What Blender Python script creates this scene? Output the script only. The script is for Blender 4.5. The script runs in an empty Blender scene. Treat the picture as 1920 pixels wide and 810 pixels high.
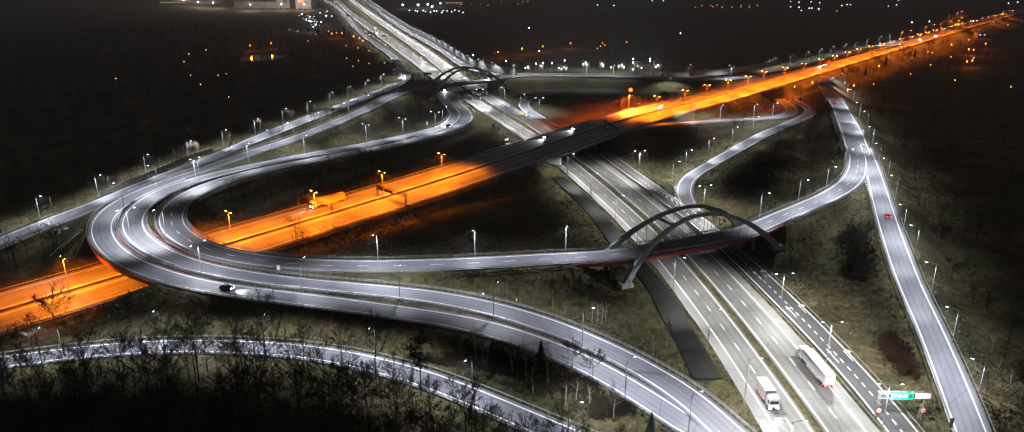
import bpy, math, random
import numpy as np
from mathutils import Vector, Matrix

# ------------------------------------------------------------------ camera, sky, exposure
random.seed(7); rng = np.random.default_rng(7)
scene = bpy.context.scene
CAM_H, HORIZON, NADIR = 100.0, -65.0, 4500.0        # metres; pixel rows of the horizon and the nadir in the 1920x810 frame
FOC = math.sqrt((405-HORIZON)*(NADIR-405)); PITCH = math.atan((405-HORIZON)/FOC)
SP, CP = math.sin(PITCH), math.cos(PITCH)
cam_data = bpy.data.cameras.new('camera'); cam = bpy.data.objects.new('camera', cam_data)
scene.collection.objects.link(cam); scene.camera = cam
cam.location = (0, 0, CAM_H); cam.rotation_euler = (math.pi/2-PITCH, 0, 0)
cam_data.sensor_fit = 'HORIZONTAL'; cam_data.sensor_width = 36; cam_data.lens = FOC/1920*36
cam_data.clip_start = 1; cam_data.clip_end = 20000

world = bpy.data.worlds.new('World'); scene.world = world; world.use_nodes = True
wn = world.node_tree.nodes; wl = world.node_tree.links
world.cycles.sampling_method = 'NONE'      # the even night sky is found by bounce rays; lamps get all the light samples
bg = wn['Background']; bg.inputs['Strength'].default_value = 1.0
# overcast night sky over a city: dim, slightly warmer on the side of the sodium-lit motorway
tc = wn.new('ShaderNodeTexCoord'); sep = wn.new('ShaderNodeSeparateXYZ'); ramp = wn.new('ShaderNodeValToRGB')
mr = wn.new('ShaderNodeMapRange'); mr.inputs['From Min'].default_value = -1; mr.inputs['From Max'].default_value = 1
wl.new(tc.outputs['Generated'], sep.inputs[0]); wl.new(sep.outputs['X'], mr.inputs['Value']); wl.new(mr.outputs[0], ramp.inputs[0])
ramp.color_ramp.elements[0].color = (0.045, 0.048, 0.057, 1); ramp.color_ramp.elements[1].color = (0.060, 0.051, 0.050, 1)
wl.new(ramp.outputs[0], bg.inputs['Color'])

scene.view_settings.view_transform = 'Standard'; scene.view_settings.look = 'None'
scene.view_settings.exposure = 0.0; scene.view_settings.gamma = 1.0; scene.view_settings.use_curve_mapping = False
scene.render.engine = 'CYCLES'
scene.cycles.max_bounces = 4; scene.cycles.diffuse_bounces = 1; scene.cycles.glossy_bounces = 2; scene.cycles.transmission_bounces = 2
scene.cycles.use_denoising = True; scene.cycles.sample_clamp_indirect = 2.0
scene.cycles.caustics_reflective = False; scene.cycles.caustics_refractive = False
scene.cycles.use_light_tree = True; scene.cycles.use_adaptive_sampling = False

# ------------------------------------------------------------------ helpers
def unproj(px, py, z=0.0):
    u = (px-960)/FOC; v = (py-405)/FOC
    d = (CAM_H-z)/(SP+v*CP)
    return Vector((u*d, d*(CP-v*SP), z))
def tag(o, label=None, cat=None, group=None, kind=None):
    if label: o['label'] = label
    if cat: o['category'] = cat
    if group: o['group'] = group
    if kind: o['kind'] = kind
    return o
def empty(name, loc=(0,0,0), rz=0.0):
    o = bpy.data.objects.new(name, None); o.empty_display_size = 0.5
    o.location = loc; o.rotation_euler = (0,0,rz); scene.collection.objects.link(o); return o
KIDS = {}
def setpar(c, p):
    c.parent = p; KIDS.setdefault(p.name, []).append(c)
def copy_tree(o, parent=None):
    c = o.copy(); scene.collection.objects.link(c)
    if parent is not None: setpar(c, parent)
    for ch in list(KIDS.get(o.name, [])): copy_tree(ch, c)
    return c
class MB:
    def __init__(s): s.v=[]; s.f=[]; s.uv=[]; s.m=[]
    def quad(s, a,b,c,d, m=0):
        n=len(s.v); s.v += [tuple(a),tuple(b),tuple(c),tuple(d)]; s.f.append((n,n+1,n+2,n+3)); s.m.append(m)
    def tri(s, a,b,c, m=0):
        n=len(s.v); s.v += [tuple(a),tuple(b),tuple(c)]; s.f.append((n,n+1,n+2)); s.m.append(m)
    def box(s, c, d, rz=0.0, m=0, taper=1.0):
        cx,cy,cz=c; hx,hy,hz=d[0]/2,d[1]/2,d[2]/2; n=len(s.v); ca,sa=math.cos(rz),math.sin(rz)
        for z,t in ((-hz,1.0),(hz,taper)):
            for x,y in ((-hx,-hy),(hx,-hy),(hx,hy),(-hx,hy)):
                x*=t; y*=t
                s.v.append((cx+x*ca-y*sa, cy+x*sa+y*ca, cz+z))
        for f in ((3,2,1,0),(4,5,6,7),(0,1,5,4),(1,2,6,5),(2,3,7,6),(3,0,4,7)):
            s.f.append(tuple(n+i for i in f)); s.m.append(m)
    def tube(s, a, b, r0, r1=None, n=6, m=0, caps=True):
        a=Vector(a); b=Vector(b); r1 = r0 if r1 is None else r1
        d=(b-a); 
        if d.length<1e-6: return
        d.normalize(); up=Vector((0,0,1)) if abs(d.z)<0.9 else Vector((1,0,0))
        x=d.cross(up).normalized(); y=d.cross(x)
        k=len(s.v)
        for p,r in ((a,r0),(b,r1)):
            for i in range(n):
                t=2*math.pi*i/n; q=p+x*(r*math.cos(t))+y*(r*math.sin(t)); s.v.append(tuple(q))
        for i in range(n):
            j=(i+1)%n; s.f.append((k+i,k+j,k+n+j,k+n+i)); s.m.append(m)
        if caps and n>3:
            s.f.append(tuple(k+i for i in reversed(range(n)))); s.f.append(tuple(k+n+i for i in range(n))); s.m += [m,m]
    def prism(s, prof, x0, x1, m=0):
        """profile in (y,z), extruded along x"""
        k=len(s.v); n=len(prof)
        for x in (x0,x1):
            for y,z in prof: s.v.append((x,y,z))
        for i in range(n):
            j=(i+1)%n; s.f.append((k+i,k+n+i,k+n+j,k+j)); s.m.append(m)
        s.f.append(tuple(k+i for i in range(n))); s.f.append(tuple(k+n+i for i in reversed(range(n)))); s.m += [m,m]
    def build(s, name, mats, parent=None, smooth=False, uvs=None):
        me=bpy.data.meshes.new(name); me.from_pydata(s.v, [], s.f)
        if not isinstance(mats,(list,tuple)): mats=[mats]
        for mt in mats: me.materials.append(mt)
        if len(mats)>1: me.polygons.foreach_set('material_index', s.m)
        if smooth: me.polygons.foreach_set('use_smooth', [True]*len(me.polygons))
        if uvs is not None:
            ul=me.uv_layers.new(name='UVMap'); li=np.zeros(len(me.loops),dtype=np.int32); me.loops.foreach_get('vertex_index', li)
            ul.data.foreach_set('uv', np.asarray(uvs,dtype=np.float32)[li].ravel())
        me.update(); o=bpy.data.objects.new(name, me); scene.collection.objects.link(o)
        if parent is not None: setpar(o, parent)
        return o

# ------------------------------------------------------------------ materials
def mat(name, col, rough=0.8, metal=0.0, spec=0.4):
    m=bpy.data.materials.new(name); m.use_nodes=True; b=m.node_tree.nodes['Principled BSDF']
    b.inputs['Base Color'].default_value=(*col,1); b.inputs['Roughness'].default_value=rough
    b.inputs['Metallic'].default_value=metal; b.inputs['Specular IOR Level'].default_value=spec
    return m
def noisy(name, cols, scale=0.2, rough=0.85, metal=0.0, coord='Object', detail=6, bump=0.0, stops=None, scale3=None, spec=0.3):
    m=mat(name, cols[0], rough, metal, spec); nt=m.node_tree; N=nt.nodes; L=nt.links; b=N['Principled BSDF']
    t=N.new('ShaderNodeTexCoord'); mp=N.new('ShaderNodeMapping'); L.new(t.outputs[coord], mp.inputs[0])
    if scale3: mp.inputs['Scale'].default_value=scale3
    n=N.new('ShaderNodeTexNoise'); n.inputs['Scale'].default_value=scale; n.inputs['Detail'].default_value=detail; n.inputs['Roughness'].default_value=0.65
    L.new(mp.outputs[0], n.inputs['Vector'])
    r=N.new('ShaderNodeValToRGB'); L.new(n.outputs['Fac'], r.inputs[0]); cr=r.color_ramp
    k=len(cols); stops = stops or [0.3+0.4*i/(k-1) for i in range(k)]
    cr.elements[0].position=stops[0]; cr.elements[0].color=(*cols[0],1); cr.elements[1].position=stops[-1]; cr.elements[1].color=(*cols[-1],1)
    for i in range(1,k-1):
        e=cr.elements.new(stops[i]); e.color=(*cols[i],1)
    L.new(r.outputs[0], b.inputs['Base Color'])
    if bump:
        bp=N.new('ShaderNodeBump'); bp.inputs['Distance'].default_value=bump; L.new(n.outputs['Fac'], bp.inputs['Height']); L.new(bp.outputs[0], b.inputs['Normal'])
    return m
def asphalt(name, base, tint=(1,1,1), wear=0.35, track=0.25, lane=3.6):
    """UV: u = metres across from the centre line, v = metres along"""
    m=mat(name, (base,)*3, 0.68, 0, 0.45); nt=m.node_tree; N=nt.nodes; L=nt.links; b=N['Principled BSDF']
    uv=N.new('ShaderNodeUVMap'); uv.uv_map='UVMap'
    mp=N.new('ShaderNodeMapping'); mp.inputs['Scale'].default_value=(1.1,0.018,1); L.new(uv.outputs[0], mp.inputs[0])
    n1=N.new('ShaderNodeTexNoise'); n1.inputs['Scale'].default_value=1.0; n1.inputs['Detail'].default_value=5; L.new(mp.outputs[0], n1.inputs['Vector'])
    n2=N.new('ShaderNodeTexNoise'); n2.inputs['Scale'].default_value=0.09; n2.inputs['Detail'].default_value=7; L.new(uv.outputs[0], n2.inputs['Vector'])
    n3=N.new('ShaderNodeTexNoise'); n3.inputs['Scale'].default_value=3.0; n3.inputs['Detail'].default_value=3; L.new(uv.outputs[0], n3.inputs['Vector'])
    sp=N.new('ShaderNodeSeparateXYZ'); L.new(uv.outputs[0], sp.inputs[0])
    # wheel tracks: two per lane
    mu=N.new('ShaderNodeMath'); mu.operation='MULTIPLY'; mu.inputs[1].default_value=2*math.pi*2/lane; L.new(sp.outputs['X'], mu.inputs[0])
    co=N.new('ShaderNodeMath'); co.operation='COSINE'; L.new(mu.outputs[0], co.inputs[0])
    def mul(a,s,o): 
        q=N.new('ShaderNodeMath'); q.operation='MULTIPLY_ADD'; L.new(a,q.inputs[0]); q.inputs[1].default_value=s; q.inputs[2].default_value=o; return q.outputs[0]
    def prod(a,c):
        q=N.new('ShaderNodeMath'); q.operation='MULTIPLY'; L.new(a,q.inputs[0]); L.new(c,q.inputs[1]); return q.outputs[0]
    f=prod(prod(mul(n1.outputs['Fac'],wear*2,1-wear), mul(n2.outputs['Fac'],wear*1.6,1-wear*0.8)), prod(mul(co.outputs[0],track*0.5,1.0), mul(n3.outputs['Fac'],0.4,0.8)))
    # transverse cracks and sealed joints
    w=N.new('ShaderNodeTexVoronoi'); w.feature='DISTANCE_TO_EDGE'; w.inputs['Scale'].default_value=0.06; L.new(uv.outputs[0], w.inputs['Vector'])
    lt=N.new('ShaderNodeMath'); lt.operation='GREATER_THAN'; lt.inputs[1].default_value=0.006; L.new(w.outputs['Distance'], lt.inputs[0])
    f=prod(f, mul(lt.outputs[0],0.42,0.58))
    # repaired rectangles of newer and older asphalt
    mp2=N.new('ShaderNodeMapping'); mp2.inputs['Scale'].default_value=(0.27,0.022,1); L.new(uv.outputs[0], mp2.inputs[0])
    vc=N.new('ShaderNodeTexVoronoi'); vc.distance='CHEBYCHEV'; vc.inputs['Scale'].default_value=1.0; L.new(mp2.outputs[0], vc.inputs['Vector'])
    sc=N.new('ShaderNodeSeparateColor'); L.new(vc.outputs['Color'], sc.inputs[0]); f=prod(f, mul(sc.outputs[0],0.34,0.83))
    mx=N.new('ShaderNodeVectorMath'); mx.operation='SCALE'; mx.inputs[0].default_value=tuple(base*t for t in tint); L.new(f, mx.inputs['Scale'])
    L.new(mx.outputs[0], b.inputs['Base Color'])
    b.inputs['Specular IOR Level'].default_value = 0.45 if base>.02 else 0.05
    return m
def emit(name, col, strength):
    m=bpy.data.materials.new(name); m.use_nodes=True; N=m.node_tree.nodes; b=N['Principled BSDF']
    b.inputs['Base Color'].default_value=(0.1,0.1,0.1,1); b.inputs['Emission Color'].default_value=(*col,1); b.inputs['Emission Strength'].default_value=strength
    try: m.cycles.emission_sampling='NONE'
    except Exception: pass
    return m
M = dict(
 shoulder=asphalt('shoulder_asphalt', 0.175, (1,1,.98), 0.3, 0.0, 3.75), flood=emit('flood_lens', (1.0,0.13,0.012), 5.5),
 motorway=asphalt('motorway_asphalt', 0.135, (1.0,1.0,0.97), 0.4, 0.25, 3.75),
 ramp=asphalt('ramp_asphalt', 0.11, (0.98,0.97,1.10), 0.34, 0.25, 3.5),
 dark=asphalt('dark_asphalt', 0.055, (0.96,0.98,1.06), 0.3, 0.2, 3.5),
 sodium=asphalt('trail_streak_asphalt', 0.17, (1,1,1), 0.75, 0.6, 3.75),  # heavy wear streaks stand in for the light trails of traffic
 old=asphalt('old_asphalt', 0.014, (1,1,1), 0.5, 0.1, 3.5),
 paint=noisy('road_paint', [(0.55,0.55,0.53),(0.85,0.85,0.83)], 0.8, 0.6),
 steel=noisy('galvanised_steel', [(0.16,0.16,0.16),(0.34,0.34,0.33)], 1.5, 0.5, 0.3),
 darksteel=mat('dark_steel', (0.03,0.035,0.03), 0.6),
 gantry=mat('gantry_steel', (0.16,0.17,0.17), 0.5, 0.3),
 pole=mat('lamp_pole_grey', (0.42,0.43,0.42), 0.5, 0.3),
 arch=noisy('arch_paint', [(0.22,0.26,0.27),(0.36,0.40,0.41)], 0.25, 0.5),
 red=noisy('red_girder_paint', [(0.20,0.035,0.025),(0.32,0.07,0.045)], 0.5, 0.5),
 concrete=noisy('concrete', [(0.20,0.19,0.17),(0.33,0.32,0.29)], 0.35, 0.9),
 palecon=noisy('pale_concrete', [(0.34,0.34,0.32),(0.5,0.5,0.47)], 0.35, 0.9),
 verge=noisy('verge', [(0.045,0.055,0.014),(0.10,0.09,0.035),(0.17,0.14,0.07)], 0.6, 0.95),
 barrier=noisy('noise_panel', [(0.14,0.16,0.14),(0.24,0.25,0.23)], 0.5, 0.7),
 glass=mat('car_glass', (0.01,0.012,0.015), 0.08, 0, 0.6),
 tyre=mat('tyre_rubber', (0.02,0.02,0.02), 0.9), rim=mat('wheel_rim', (0.4,0.4,0.4), 0.4, 0.8),
 bark=noisy('bark', [(0.025,0.02,0.015),(0.07,0.055,0.04)], 1.2, 0.95),
 birch=noisy('birch_bark', [(0.18,0.16,0.12),(0.45,0.42,0.36)], 1.5, 0.9),
 twig=mat('twigs', (0.032,0.026,0.018), 0.9), ptwig=mat('pale_twigs', (0.17,0.14,0.09), 0.9),
 needle=noisy('needles', [(0.008,0.016,0.008),(0.025,0.04,0.016)], 2.0, 0.9),
 led=emit('led_lens', (0.80,0.92,1.0), 26.0), sod=emit('sodium_lens', (1.0,0.30,0.04), 160.0),
 head=emit('headlight', (0.85,0.92,1.0), 60.0), tail=emit('tail_light', (1.0,0.04,0.02), 12.0),
 dotw=emit('distant_white_lamp', (0.8,0.9,1.0), 9.0), doto=emit('distant_orange_lamp', (1.0,0.26,0.03), 9.0), doty=emit('distant_yellow_lamp', (1.0,0.55,0.15), 6.0),
)
ROADS = {
 'main_left': ([(623,0,0), (660.7,33.6,0), (706.9,67.2,0), (748.9,97.6,0), (807.6,144.8,0), (864.8,182.8,0), (908.9,210.5,0), (973.9,249.6,0), (1052.3,308.2,0), (1106.9,356.5,0), (1164.6,408.9,0), (1234.4,483.9,0), (1254.3,508,0), (1283.7,549.6,0), (1334.3,612.4,0), (1365.8,657.5,0), (1397.3,709.6,0), (1429.4,763.8,0), (1458.8,809.6,0)],
  [(637.6,0,0), (681.7,35.7,0), (727.9,67.2,0), (772,97.6,0), (830.7,136.4,0), (854.3,157.6,0), (887.9,180.7,0), (929.9,205.9,0), (999.1,249.6,0), (1066,295,0), (1111.1,331.3,0), (1157.3,370.1,0), (1203.4,409.6,0), (1268,477,0), (1294.2,503.8,0), (1330.9,549.6,0), (1367.9,600.9,0), (1409.9,653.3,0), (1452.9,709.6,0), (1454.6,713.5,0), (1521.7,809.6,0)]),
 'main_right': ([(643.9,0,0), (690.1,35.7,0), (736.3,66.1,0), (788.8,100.7,0), (833.3,140.9,0), (871.1,166,0), (904.7,189.1,0), (959.2,220.6,0), (1007.5,249.6,0), (1085.9,299.2,0), (1119.5,322.9,0), (1167.8,365.9,0), (1222.3,409.6,0), (1287.9,475.5,0), (1321.5,514.3,0), (1352.9,549.6,0), (1397.3,603,0), (1441.3,657.5,0), (1485.4,709.6,0), (1494.4,728.1,0), (1556.3,809.6,0)],
  [(669.1,0,0), (706.9,25.2,0), (748.9,56.7,0), (801.3,94.4,0), (853.8,130.1,0), (885.8,155.6,0), (950.8,193.3,0), (1030.6,239.5,0), (1096.4,285.1,0), (1132.1,310.3,0), (1190.8,353.3,0), (1258,409.6,0), (1324.6,469.2,0), (1361.3,503.8,0), (1404.4,549.6,0), (1472.8,626,0), (1483.9,640,0), (1555.3,723.9,0), (1620.4,809.6,0)]),
 'collector': ([(1127.9,290.4,0), (1195,340.7,0), (1224.4,357.5,0), (1268.5,399.5,0), (1350.8,463.9,0), (1382.3,495.4,0), (1434.8,549.6,0), (1525.9,640,0), (1588.9,711.4,0), (1641.3,770.1,0), (1670.7,809.6,0)],
  [(1142.6,285.1,0), (1197.1,323.9,0), (1228.6,348.1,0), (1253.8,368,0), (1317.3,404.1,0), (1347.7,430.4,0), (1376,457.6,0), (1428.5,503.8,0), (1478.9,549.6,0), (1567.9,640,0), (1658.1,736.5,0), (1687.5,774.3,0), (1714.8,809.6,0)]),
 'fork_ramp': ([(1613.3,280,8), (1626.7,320,7.59), (1638.3,380,7), (1650,430,6.22), (1688.3,540,4.44), (1723.3,613.3,3.2), (1746.7,680,2.12), (1773.3,746.7,1.03), (1798.3,809.3,0)],
  [(1626.7,273.3,8), (1650,326.7,7.54), (1673.3,390,7), (1696.7,456.7,5.91), (1728.3,540,4.53), (1763.3,613.3,3.27), (1803.3,700,1.8), (1843.3,809.3,0)]),
 'right_two_way': ([(1539.9,144.1,8), (1534.6,155.7,8), (1542,170.4,8), (1560.9,195.6,8), (1569.3,220.7,8), (1590.2,289.6,8)],
  [(1566.1,142,8), (1555.6,153.6,8), (1560.9,168.3,8), (1579.7,191.4,8), (1600.7,222.8,8), (1617.5,250.1,8), (1632.2,289.6,8)]),
 'arch_ramp': ([(1585,270,8), (1595,290,7.98), (1593.3,310,7.97), (1580,336.7,7.95), (1546.7,360,7.92), (1493.3,385,7.88), (1436.7,406.7,7.84), (1402.3,425.1,7.82), (1308.9,443,7.75), (1208.1,459.7,7.69), (1140,473.3,7.64), (1036.7,476.7,7.57), (873.3,485,7.46), (640,490,7.3), (454.8,474.9,7.18), (400.2,460.2,7.14), (370.8,447.6,7.12), (349.9,430.9,7.1), (339.4,416.2,7.09), (339.4,397.3,7.08), (358.3,374.2,7.06), (381.3,358.5,7.04), (433.8,340.7,7), (539.8,312.3,5), (728.9,277.6,3), (812.8,256.7,2), (867.4,237.8,1.27), (884.2,229.4,1.03), (890.5,218.9,0.88), (873.7,200,0.55), (866.9,191.2,0.41), (843.8,168.1,0)],
  [(1613.3,270,8), (1623.3,303.3,7.98), (1620,333.3,7.96), (1586.7,363.3,7.93), (1533.3,386.7,7.9), (1440,426.7,7.84), (1424.3,436.7,7.83), (1308.9,460.8,7.75), (1224.9,472.3,7.7), (1190,483.3,7.68), (1106.7,488.3,7.63), (873.3,503.3,7.49), (640,508.3,7.35), (538.7,504.3,7.28), (433.8,489.6,7.22), (381.3,479.1,7.19), (349.9,464.4,7.17), (318.4,449.7,7.15), (299.5,433,7.13), (294.2,412,7.12), (299.5,393.1,7.11), (320.5,371,7.09), (349.9,354.3,7.07), (383.4,341.7,7.04), (454.8,322.8,7), (539.8,305,5), (741.5,268.2,3), (833.8,240.9,2), (854.8,227.3,1.47), (861.1,218.9,1.25), (854.8,206.3,0.96), (845.9,199.6,0.72), (824.9,172.3,0)]),
 'middle_loop': ([(816.5,172.3,0), (839.6,197.5,0.89), (847,214.3,1.36), (846.4,212.6,1.41), (833.8,231.5,2), (812.8,239.9,2), (686.9,263,3), (540,294.4,5), (444.3,314.4,7), (370.8,331.2,8), (318.4,345.9,7.94), (274.3,366.9,7.88), (242.8,389.6,7.84), (230.2,412,7.81), (230.2,430.9,7.79), (240.7,447.6,7.76), (257.5,464.4,7.74), (286.9,479.1,7.7), (324.7,493.8,7.65), (379.2,508.5,7.59), (454.8,525.3,7.5), (539.8,535.8,7), (740,556.7,5.67), (840,571.7,5), (926.7,590,4.41), (986.7,606.7,4), (1060,633.3,3.29), (1140,666.7,2.5), (1186.7,693.3,2.01), (1280,753.3,1), (1320,790,0.5), (1340,809.3,0.5)],
  [(824.9,172.3,0), (845.9,199.6,0.73), (854.8,206.3,0.96), (861.1,218.9,1.26), (833.8,240.9,2), (741.5,268.2,3), (540,300.7,5), (412.8,329.1,7), (341.5,351.2,8), (299.5,371.1,7.94), (274.3,393.1,7.9), (263.8,412,7.88), (265.9,430.9,7.85), (282.7,447.6,7.83), (318.4,470.7,7.78), (366.7,489.6,7.71), (412.8,504.3,7.65), (475.8,512.7,7.58), (539.8,521.1,7.5), (756.7,540,5.89), (840,548.3,5.27), (926.7,566.7,4.61), (1006.7,588.3,4), (1073.3,613.3,3.29), (1140,643.3,2.57), (1206.7,676.7,1.83), (1280,716.7,1), (1333.3,753.3,0.77), (1386.7,809.3,0.5)]),
 'outer_loop': ([(923.6,146.7,8), (866.9,152.4,8), (820.7,158.7,7.98), (793.5,161.8,7.97), (762,167.7,7.96), (720,182.8,7.94), (686.9,200,7.93), (540,259.8,7.86), (454.8,287.2,7.83), (362.5,320.7,7.79), (297.4,343.8,7.76), (230.2,369,7.74), (196.7,385.8,7.72), (190.4,393.1,7.72), (174.6,416.2,7.71), (172.5,433,7.7), (179.9,453.9,7.69), (196.7,477,7.68), (223.9,498,7.67), (265.9,514.8,7.65), (303.7,527.4,7.63), (349.9,537.9,7.61), (640,576.7,7.5), (753.3,595,6.52), (840,610,5.76), (926.7,628.3,5), (1006.7,656.7,3.96), (1106.7,700,2.63), (1186.7,746.7,1.5), (1280,809.3,0.5)],
  [(923.6,150.9,8), (866.9,156.6,8), (820.7,163.9,7.98), (772.5,171.3,7.96), (720,194.4,7.94), (710,200,7.93), (540,269.3,7.86), (539.8,268.3,7.86), (387.6,320.7,7.79), (301.6,348,7.75), (257.5,373.2,7.73), (228.1,391,7.72), (209.3,409.9,7.7), (204,430.9,7.7), (213.5,453.9,7.69), (240.7,477,7.67), (286.9,498,7.65), (328.9,512.7,7.63), (408.6,533.7,7.6), (640,563.3,7.5), (740,575,6.63), (853.3,590,5.65), (926.7,605,5), (993.3,626.7,4.2), (1073.3,655,3.23), (1140,686.7,2.39), (1206.7,726.7,1.5), (1280,773.3,0.5)]),
 'far_ramp': ([(607.2,0,0), (629.3,14.7,0.15), (648.1,35.7,0.3), (677.5,65.1,0.53), (706.9,88.1,0.74), (727.9,102.8,0.88), (742.6,117.5,1), (751,134.3,1), (753.1,144.8,1), (738.4,155.3,1), (704.8,169.6,1), (624,199,1), (533.3,233.3,1), (448.3,269.3,1), (366.7,303.9,1), (274.3,337.5,1), (186.7,373.3,1), (86.7,410,1), (0,446.7,1)],
  [(612.5,0,0), (633.5,13.6,0.14), (653.4,33.6,0.3), (682.8,63,0.53), (712.2,85.6,0.74), (734.2,99.7,0.88), (749.9,113.3,1), (763.6,130.1,1), (769.9,140.6,1), (765.7,149,1), (742.6,164.7,1), (653.3,200,1), (540,243,1), (539.8,243.1,1), (421.2,289.3,1), (295.3,339.6,1), (196.7,386.7,1), (100,425,1), (0,466.7,1)]),
 'wood_ramp': ([(0,670,0), (100,656.7,0), (200,645,0), (326.7,637.7,0), (433.3,638.3,0), (533.3,644.3,0), (640,656.7,0), (756.7,683.3,0), (853.3,710,0), (926.7,736.7,0), (993.3,770,0), (1073.3,810,0)],
  [(0,688.3,0), (80,676.7,0), (200,663.3,0), (333.3,658.3,0), (466.7,660,0), (566.7,666.7,0), (640,680,0), (773.3,716.7,0), (853.3,753.3,0), (940,780,0), (973.3,793.3,0)]),
 'sodium': ([(0,548,0), (186.7,493.3,0.48), (397,437,1.03), (640,366.7,1.66), (773,333,2), (927,282,8), (1073,232,8), (1207,197,8), (1280,183,8), (1406.7,153.3,8), (1533.3,116.7,8), (1640,78,8), (1790,47,8)],
  [(0,625,0), (253,550,0.55), (500,473,1.08), (773,384,1.68), (923,338,2), (993,320,8), (1133,270,8), (1280,211.7,8), (1533.3,143.3,8), (1613.3,126.7,8), (1813.3,60,8)]),
 'parallel': ([(677.5,0,1), (698.5,14.7,1.23), (719.5,31.5,1.47), (748.9,52.5,1.79), (795,78.7,2.26), (828.6,98.6,2.61), (864.3,123.8,3), (906.3,137.5,5.55), (948.2,144.8,8)],
  [(685.9,0,1), (706.9,14.7,1.23), (727.9,31.5,1.47), (757.3,51.4,1.78), (803.4,76.6,2.25), (837,95.5,2.6), (874.8,120.7,3), (916.8,134.3,5.67), (954.5,141.7,8)]),
 'east_road': ([(923.6,147,8), (961,141.3,8), (1119.8,140.4,8), (1187,142,8), (1280,146.7,8), (1380,144,8), (1460,132.7,8), (1540,115,8), (1613,98.3,8), (1690,82.7,8)],
  [(923.6,151,8), (961,144,8), (1119.8,143.6,8), (1187,147,8), (1280,152.7,8), (1380,150,8), (1460,138.3,8), (1540,119.5,8), (1613,102.5,8), (1690,86,8)]),
 'side_ramp': ([(1175,237,8), (1233,228,7.5), (1280,226.7,5), (1380,224,2), (1440,220,0.55), (1462.5,216.5,0), (1473,208,0), (1466.6,197.6,0), (1450,185,0)],
  [(1175,250,8), (1233,240,7.5), (1280,237.5,5), (1349,227,3), (1429,224.3,1), (1481,220.7,0), (1500,210,0), (1491.8,197.6,0), (1470.8,187,0)]),
 'loop_ramp': ([(1491.8,191.4,0), (1506.5,199.7,0), (1510.7,210.2,0), (1498.1,217.6,0), (1475,227,0), (1414.2,254.3,0), (1353.3,289.6,0), (1359.8,285.1,0), (1316.8,311.4,0), (1285.3,330.2,0), (1270.6,351.2,0), (1270.6,365.9,0), (1288.4,397.4,0)],
  [(1500.2,192.4,0), (1521.2,201.8,0), (1529.6,212.3,0), (1521.2,220.7,0), (1481.3,237.5,0), (1441.5,254.3,0), (1376.4,289.6,0), (1359.8,298.8,0), (1316.8,323.9,0), (1300,336.5,0), (1293.7,355.4,0), (1297.9,374.3,0), (1310.5,393.2,0)]),
 'merge_loop': ([(1257,168.6,8), (1270.4,172,8), (1279,181.5,8), (1273,189,8), (1255,198,8)],
  [(1255.5,176,8), (1262,181,8), (1257,187,8), (1243,194,8), (1228,200,8)]),
 'north_loop': ([(1047.4,172.3,0), (1001.2,177.6,0), (982.3,182.8,0), (971.8,193.3,0), (975,203.8,0), (1001.2,224.8,0), (1018,239.5,0)],
  [(1047.4,176.5,0), (1003.3,184.3,0), (992.8,191.2,0), (992.8,199.6,0), (1005.4,210.1,0), (1030.6,222.7,0), (1053.7,235.3,0)]),
 'service': ([(1040,333.3,0), (1083.3,380,0), (1123.3,420,0), (1150,460,0), (1223.1,540,0), (1233.6,579.9,0), (1263,632.3,0), (1304.9,709.6,0)],
  [(1050,330,0), (1113.3,376.7,0), (1146.7,420,0), (1173.3,460,0), (1248.3,540,0), (1283.9,596.7,0), (1325.9,657.5,0), (1351.1,709.6,0)]),
}
# ------------------------------------------------------------------ road geometry
def catmull(P, step):
    P=[np.array(p,float) for p in P]; out=[]
    Q=[2*P[0]-P[1]]+P+[2*P[-1]-P[-2]]
    for i in range(1,len(Q)-2):
        p0,p1,p2,p3=Q[i-1:i+3]; n=max(2,int(np.linalg.norm(p2-p1)/step))
        t0=0; t1=t0+max(1e-3,np.linalg.norm(p1-p0)**.5); t2=t1+max(1e-3,np.linalg.norm(p2-p1)**.5); t3=t2+max(1e-3,np.linalg.norm(p3-p2)**.5)
        for t in np.linspace(t1,t2,n,endpoint=False):
            a1=(t1-t)/(t1-t0)*p0+(t-t0)/(t1-t0)*p1; a2=(t2-t)/(t2-t1)*p1+(t-t1)/(t2-t1)*p2; a3=(t3-t)/(t3-t2)*p2+(t-t2)/(t3-t2)*p3
            b1=(t2-t)/(t2-t0)*a1+(t-t0)/(t2-t0)*a2; b2=(t3-t)/(t3-t1)*a2+(t-t1)/(t3-t1)*a3
            out.append((t2-t)/(t2-t1)*b1+(t-t1)/(t2-t1)*b2)
    out.append(P[-1]); return np.array(out)
def resample(A, n=None, step=None):
    s=np.concatenate([[0],np.cumsum(np.linalg.norm(np.diff(A[:,:2],axis=0),axis=1))])
    n = n or max(3,int(s[-1]/step)+1); q=np.linspace(0,s[-1],n)
    return np.stack([np.interp(q,s,A[:,k]) for k in range(A.shape[1])],1)
def smooth(A, it):
    A=A.copy()
    for _ in range(it): A[1:-1]=0.25*A[:-2]+0.5*A[1:-1]+0.25*A[2:]
    return A
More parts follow.
